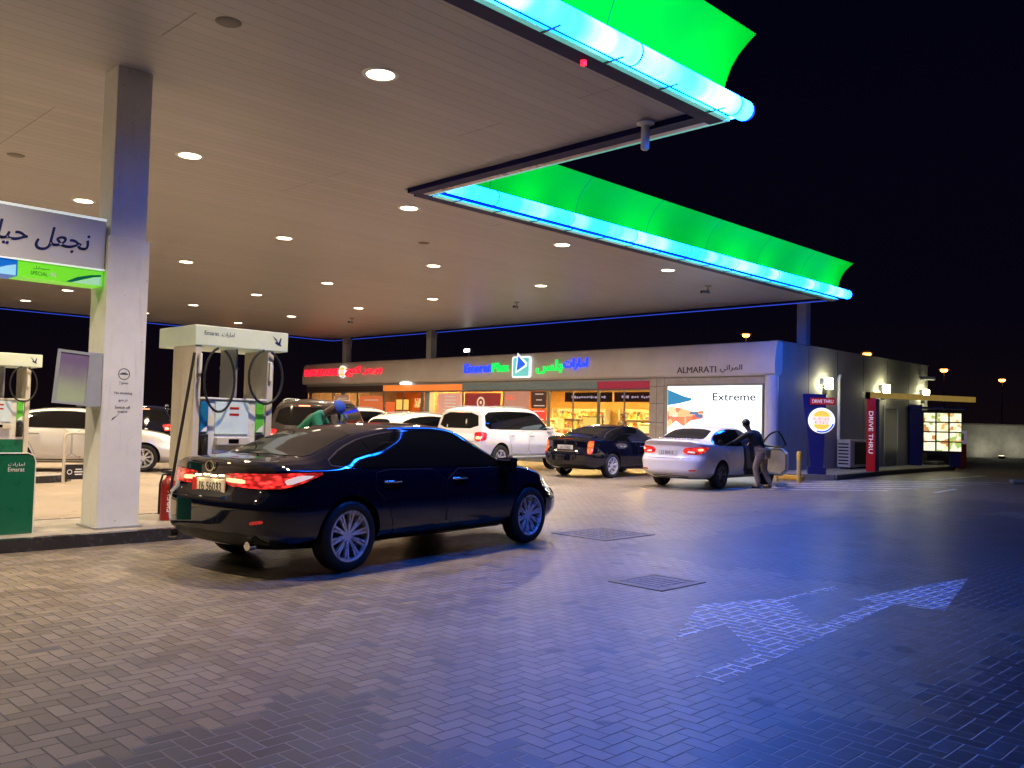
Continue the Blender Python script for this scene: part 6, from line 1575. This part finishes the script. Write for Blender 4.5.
# lit advertising box
bb_ = empty('billboard', (XF-.06, 15.67, .42), 0, 'bright white advertising light box with a blue and red picture and grey words', 'billboard')
t = MB(); t.box(-.0, .058, -1.80, 1.80, -.06, 2.42); t.build('frame', P['frame'], bb_)
t = MB(); t.box(-.02, -.002, -1.75, 1.75, 0, 2.36); scn = t.build('lit_panel', emat('lit_panel', (.93, 1.0, 1.0), 1.9), bb_)
SKYB = emat('ad_blue', (.06, .30, .55), 1.0); 
t = MB(); pts = [(2.25, 1.74), (2.02, 1.1), (1.95, .78), (1.88, .82), (1.78, 1.3), (1.72, 1.74)]
t.prism(pts, .021, .024, RY); t.build('picture_wing', SKYB, scn)
t = MB(); t.prism([(1.70, 1.74), (1.62, 1.2), (1.5, .7), (1.55, .35), (1.30, .3), (1.22, .8), (1.02, 1.1), (1.2, 1.4), (.95, 1.74)], .021, .023, RY)
adc = cell_material('ad_picture', [(.75, .12, .06), (.8, .45, .2), (.9, .85, .8), (.1, .15, .3), (.75, .2, .1), (.9, .6, .35)], 3.2, es=.9); t.build('picture_machine', adc, scn)
letters('Extreme', (-.022, -.78, 2.0), (0, -1, 0), (0, 0, 1), width=1.55, height=.25, depth=.002, m=mat('ad_grey', (.03, .035, .04), .5, var=0), name='lettering', parent=scn, bold=.012)
letters('Engineering', (-.022, -.78, 1.66), (0, -1, 0), (0, 0, 1), width=1.55, height=.22, depth=.002, m=mat('ad_pale', (.7, .7, .7), .5, emit=(.5, .55, .57), es=.7, var=0), name='lettering', parent=scn)

# ------------------------------------------------------------------ kerbs and pavement by the shop
SW = [(22.9+1.9, 11.52), (29.7, 12.05), (34.0, 12.25), (37.2, 12.4), (38.6, 13.2), (39.2, 14.6), (39.2, 17.5), (37.6, 17.5), (37.6, 13.44), (25.1, 13.44), (25.1, 40.5), (24.0, 40.5), (24.0, 12.4)]
b = MB(); b.prism(SW, 0.0, .148); tag(b.build('pavement', P['sidewalk']), kind='structure')
b = MB()
kp_ = [(24.0, 40.5), (24.0, 12.4), (24.78, 11.49), (29.7, 12.02), (34.0, 12.22), (37.2, 12.37), (38.6, 13.17), (39.23, 14.6)]
for (xa, ya), (xb, yb) in zip(kp_, kp_[1:]):
    d_ = Vector((xb-xa, yb-ya)).normalized(); n_ = Vector((d_.y, -d_.x))
    if n_.y > 0 and abs(n_.y) > abs(n_.x): n_ = -n_
    if abs(n_.x) > abs(n_.y) and xa < 24.5: n_ = Vector((-abs(n_.x), n_.y))
    A_ = [(xa, ya), (xb, yb), (xb+n_.x*.12, yb+n_.y*.12), (xa+n_.x*.12, ya+n_.y*.12)]
    if area2(A_) < 0: A_ = list(reversed(A_))
    b.prism(A_, 0.0, .145)
tag(b.build('kerb', mat('kerb_stone', (.17, .165, .165), .7, var=.2, bump=.3)), kind='structure')
t = MB(); t.box(-.08, .08, -.8, .5, 0, .14, .03); o = t.build('wheel_stop', P['yellow']); o.location = (23.6, 12.6, 0); tag(o, 'short yellow concrete wheel stop in front of the white sedan', 'wheel stop')
t = MB(); t.box(-.12, .12, -.9, .9, 0, .13, .04); o = t.build('wheel_stop', P['concrete']); o.location = (29.4, 7.3, 0); o.rotation_euler = (0, 0, R(45)); tag(o, 'grey concrete wheel stop at the right edge of the picture', 'wheel stop')
for x, y, lab in ((22.62, 11.43, 'short yellow bollard at the corner of the pavement beside the blue drive-in sign'), (22.7, 12.15, 'short yellow bollard half hidden behind the front of the white sedan')):
    o = empty('bollard', (x, y, 0), 0, lab, 'bollard')
    t = MB(); t.lathe([(0, 0), (.06, 0), (.06, .72)], 20); t.build('post', mat('bollard_paint', (.6, .42, .16), .3, .3, var=.1), o, smooth=50)
    t = MB(); t.lathe([(.062, .62), (.068, .62), (.068, .80), (.055, .84), (0, .85)], 20); t.build('cap', P['yellow'], o, smooth=50)

# ------------------------------------------------------------------ fittings along the side wall
def wall_lamp(x, lab):
    o = empty('wall_lamp', (x, Y0, 2.9), 0, lab, 'wall lamp', 'lamps along the side wall')
    t = MB(); t.box(-.22, .22, -.16, -.002, .02, .24, .02); t.build('housing', P['grey_metal'], o)
    t = MB(); t.box(-.24, .24, -.24, -.162, -.10, .26, .02); t.build('lens', emat('wall_lamp_lens', (1.0, 0.95, .52), 58.0), o)
    t = MB(); t.box(-.06, .06, -.14, -.002, -.30, .018, .01); t.build('bracket', P['black_plastic'], o)
for x, lab in ((28.22, 'pale green wall lamp nearest the front corner of the building'), (32.95, 'pale green wall lamp in the middle of the side wall, above the red pylon'), (36.9, 'pale green wall lamp at the far end of the side wall')): wall_lamp(x, lab)
o = empty('air_conditioner', (29.85, 13.05, .15), 0, 'cream air conditioning unit standing on the pavement against the side wall', 'air conditioner')
t = MB(); t.box(-.85, .85, -.2, .25, .06, .98, .02); t.build('casing', P['cream_metal'], o)
t = MB()
for k in range(7): t.box(-.856, -.852, -.15, .2, .15+k*.11, .20+k*.11)
t.build('grille', P['black_plastic'], o)
t = MB(); t.box(-.5, .5, -.206, -.202, .15, .9); t.build('fan_guard', P['black_plastic'], o)
t = MB(); t.box(-.7, -.6, -.18, .2, 0, .06); t.box(.6, .7, -.18, .2, 0, .06); t.build('foot', P['black_plastic'], o)
t = MB(); t.tube([(0, -.06, .98), (0, -.06, 3.0), (.03, -.06, 3.12), (.12, -.05, 3.16), (.2, -.0, 3.1)], .05, 10); o = t.build('conduit_pipe', P['white_metal'], None, smooth=50); o.location = (29.3, Y0-.0, .15); tag(o, 'white pipe rising up the side wall from the air conditioning unit', 'pipe')
o = empty('service_door', (33.8, Y0-.005, .15), 0, 'plain grey service door in the side wall behind the red pylon', 'door')
t = MB(); t.box(-.55, .55, -.03, 0, 0, 2.15, .006); t.build('door_leaf', mat('door_grey', (.13, .13, .15), .4, .2, var=.06), o)
t = MB(); t.box(-.66, -.552, -.04, 0, 0, 2.26); t.box(.552, .66, -.04, 0, 0, 2.26); t.box(-.552, .552, -.04, 0, 2.152, 2.26); t.build('door_frame', P['grey_metal'], o)
t = MB(); t.tube([(-.45, -.03, 1.0), (-.45, -.08, 1.0), (-.33, -.08, 1.0)], .015, 8); t.build('handle', P['steel'], o)
# blue drive-in sign with the round emblem, facing the forecourt
FA = R(45)  # facing roughly towards -x-y
dt = empty('drive_in_sign', (24.7, 11.95, .15), R(32), 'blue sign post with a red header and a glowing round burger emblem', 'sign')
t = MB(); t.box(-.2, .2, -.25, .25, 0, .22, .01); t.build('base', P['blue_post'], dt)
t = MB(); t.prism([(.22, .16), (.22, -.18), (1.2, -.22), (1.9, -.24), (2.33, -.24), (2.33, .40), (1.9, .36), (1.2, .26)], -.07, .07, Matrix.Rotation(R(-90), 4, 'Y')); t.build('post', P['blue_post'], dt)
t = MB(); t.box(-.10, -.04, -.50, .20, 2.02, 2.22, .01); rp = t.build('header_panel', P['red_glow'], dt)
letters('DRIVE THRU', (-.102, -.15, 2.12), (0, -1, 0), (0, 0, 1), width=.58, height=.10, depth=.003, m=mat('sign_white', (.8, .8, .8), .5, emit=(1, .9, .9), es=.5, var=0), name='lettering', parent=rp)
hub = bpy.data.objects.new('emblem', None); COL.objects.link(hub); hub.parent = dt; hub.location = (-.08, -.12, 1.56)
bun(hub, .37, .0, 1.0)
# tall red pylon and the yellow height bar
py = empty('red_pylon', (28.5, 11.95, .15), R(20), 'tall narrow red pylon with vertical white lettering', 'sign')
t = MB(); t.box(-.12, .12, -.14, .13, 0, 2.36, .01); t.build('post', P['red_glow'], py)
t = MB(); t.box(-.10, .13, -.25, -.142, 0, 2.34, .006); t.build('side_cover', P['black_plastic'], py)
letters('DRIVE THRU', (-.122, -.005, 1.25), (0, 0, -1), (0, -1, 0), width=1.35, height=.13, depth=.003, m=MATS['sign_white'], name='lettering', parent=py)
hb_ = empty('height_bar', (28.5, 11.97, 2.515), R(-22), 'long yellow height limit bar reaching out from the top of the red pylon', 'barrier')
t = MB(); t.box(-.25, 4.7, -.06, .06, 0, .18, .01); t.build('bar', mat('bar_yellow', (.75, .56, .12), .45, emit=(1, .62, .12), es=.22, var=.12), hb_)
t = MB(); t.box(-.3, -.1, -.09, .09, -.04, .18, .01); t.build('pivot', P['black_plastic'], hb_)
# menu board
mbx = empty('menu_board', (36.1, 12.55, .15), R(28), 'glowing three-column menu board on a dark blue post at the end of the wall', 'menu board')
t = MB(); t.box(-.15, .15, .75, 1.35, 0, 2.95, .02); t.build('post', P['blue_post'], mbx)
t = MB(); t.box(-.1, .1, -1.15, .75, .62, 2.68, .02); bx = t.build('cabinet', P['black_plastic'], mbx)
t = MB(); t.box(-.12, .12, -1.1, -.6, 0, .62, .01); t.build('leg', P['blue_post'], mbx)
t = MB(); t.box(-.45, .3, -1.3, 1.5, 2.75, 2.85, .01); t.build('canopy_shade', P['blue_post'], mbx)
cols = [(.8, .72, .35), (.75, .45, .15), (.9, .85, .6), (.55, .25, .08), (.85, .8, .5), (.35, .5, .12)]
for cidx in range(3):
    for ridx in range(4):
        ya = .66-cidx*.62
        t = MB(); t.box(-.112, -.102, ya-.54, ya, .74+ridx*.47, 1.15+ridx*.47)
        t.build('menu_panel', cell_material(f'menu_{cidx}{ridx}', [cols[(cidx*2+ridx+k) % 6] for k in range(4)]+[(.95, .9, .65)]*3, 4.0+.7*ridx, es=1.15), bx)
mbx.scale = (.78, .74, .80)
ob_ = empty('order_post', (39.1, 12.75, 0), R(25), 'short dark red ordering post with a pale panel on top beside the menu board', 'order post')
t = MB(); t.box(-.15, .15, -.28, .28, 0, 1.0, .02); t.build('post', mat('dark_red', (.16, .01, .015), .4, var=.1), ob_)
t = MB(); t.box(-.16, .16, -.29, .29, 1.002, 1.55, .02); t.build('panel', mat('panel_lilac', (.5, .45, .6), .4, emit=(.6, .5, .9), es=.12, var=.1), ob_)
t = MB(); t.box(-.168, -.161, -.18, .18, 1.15, 1.42); t.build('speaker_grille', P['grey_metal'], ob_)
t = MB(); t.box(-.35, .35, -.3, .3, 0, .16, .05); o = t.build('concrete_plinth', P['concrete']); o.location = (37.3, 13.1, .148); tag(o, 'pale concrete block on the kerb at the foot of the menu board', 'block')
o = empty('security_camera', (37.35, Y0, 3.6), R(-60), 'thin camera on a bracket near the far end of the side wall', 'camera')
t = MB(); t.tube([(0, 0, 0), (0, -.5, .0)], .02, 8); t.build('bracket', P['grey_metal'], o)
t = MB(); t.box(-.28, .28, -.6, -.46, -.06, .07, .02); t.build('housing', P['grey_metal'], o)

# roof floodlight between the signs
o = empty('roof_floodlight', (27.5, 30.2, 3.9), 0, 'small white floodlight on the shop roof between the two signs', 'floodlight')
t = MB(); t.cyl((0, 0, 0), (0, 0, .72), .03, n=10); t.build('mast', P['grey_metal'], o)
t = MB(); t.box(-.10, .12, -.2, .2, .68, .86, .02); t.build('housing', P['grey_metal'], o)
t = MB(); t.box(-.125, -.101, -.18, .18, .70, .84); t.build('lens', emat('flood_lens', (.95, 1, .95), 7.0), o)
# downlight under the parapet
t = MB(); t.box(-.15, .1, -.3, .3, -.08, .0, .01); o = t.build('canopy_strip_light', emat('strip_white', (.9, 1, .95), 3.0)); o.location = (XF-.06, 31.6, 3.085); tag(o, 'small white strip light under the parapet above the orange band', 'light')

# boundary wall at the far right with uplights
bw = empty('boundary_wall', (57.0, 18.75, 0), R(-27.5), 'pale rendered boundary wall at the far right', 'wall')
t = MB(); t.box(-8, 40, -.1, .1, 0, 1.98, .01); t.build('wall_panel', P['boundary'], bw)
t = MB(); t.box(-8, 40, -.14, .14, 1.983, 2.06, .01); t.build('coping', P['concrete'], bw)
for k, dx in enumerate((1.95, 4.6)):
    p_ = Vector((57.0, 18.75, 0))+Matrix.Rotation(R(-27.5), 3, 'Z') @ Vector((dx, -1.5, 0))
    o = empty('wall_uplight', p_, R(-27.5), ('small ground lamp washing the left part of the boundary wall', 'small ground lamp washing the boundary wall at the right edge of the picture')[k], 'lamp', 'ground lamps at the boundary wall')
    t = MB(); t.box(-.15, .15, -.12, .12, 0, .16, .02); t.build('housing', P['black_plastic'], o)
    t = MB(); t.box(-.13, .13, -.1, .1, .161, .166); t.build('lens', emat('uplight_lens', (1, .82, .55), 8.0), o)
    ld = bpy.data.lights.new('uplight_beam', 'SPOT'); ld.energy = 85; ld.color = (1, .9, .7); ld.spot_size = R(150); ld.spot_blend = 1; ld.shadow_soft_size = .1
    lo = bpy.data.objects.new('uplight_beam', ld); COL.objects.link(lo); lo.parent = o; lo.location = (0, -.1, .18); lo.rotation_euler = (R(125), 0, 0)

# ------------------------------------------------------------------ street lamps far away
def ray_point(px, py, dist):
    v = MC @ Vector((px-512, -(py-384), -887.0)); k = dist/math.hypot(v.x, v.y); return Vector((0, 0, H))+v*k
SOD = emat('sodium_lamp', (1.0, .30, .05), 14.0); WLT = emat('white_street_lamp', (1, .5, .15), 22.0)
def street_lamp(px, py, dist, lab, m_, sz=1.0):
    p_ = ray_point(px, py, dist)
    o = empty('street_lamp', (p_.x, p_.y, 0), math.atan2(p_.y, p_.x), lab, 'street lamp', 'street lamps far away in the dark')
    t = MB(); t.tube([(0, 0, 0), (0, 0, p_.z-.15)], [.11, .06], 10); t.build('mast', mat('mast_grey', (.3, .3, .3), .5, .3, var=.05), o)
    t = MB(); t.tube([(0, -1.0*sz, p_.z+.08), (0, 0, p_.z-.15), (0, 1.0*sz, p_.z+.08)], .05, 8); t.build('arm', MATS['mast_grey'], o)
    for s_ in (-1, 1):
        t = MB(); t.box(-.22, .22, -.45, .45, -.02, .16, .05); l = t.build('lamp_head', P['grey_metal'], o); l.location = (0, s_*.62*sz, p_.z+.1)
        t = MB(); t.lathe([(0, -.34), (.16, -.28), (.24, -.12), (.18, -.0)], 16); t.build('lens', m_, l, smooth=60)
street_lamp(867, 354, 90, 'orange street lamp shining just above the end of the side wall', SOD, .22)
street_lamp(944, 370, 105, 'orange street lamp on a tall mast above the yellow height bar', SOD, .22)
street_lamp(1002, 380, 125, 'orange street lamp farthest right over the boundary wall', SOD, .22)
street_lamp(746, 335, 95, 'orange street lamp above the parapet between the fascia end and the roof', SOD, .22)
street_lamp(229, 371, 60, 'orange street lamp seen through the opening of the near fuel pump', SOD, .22)
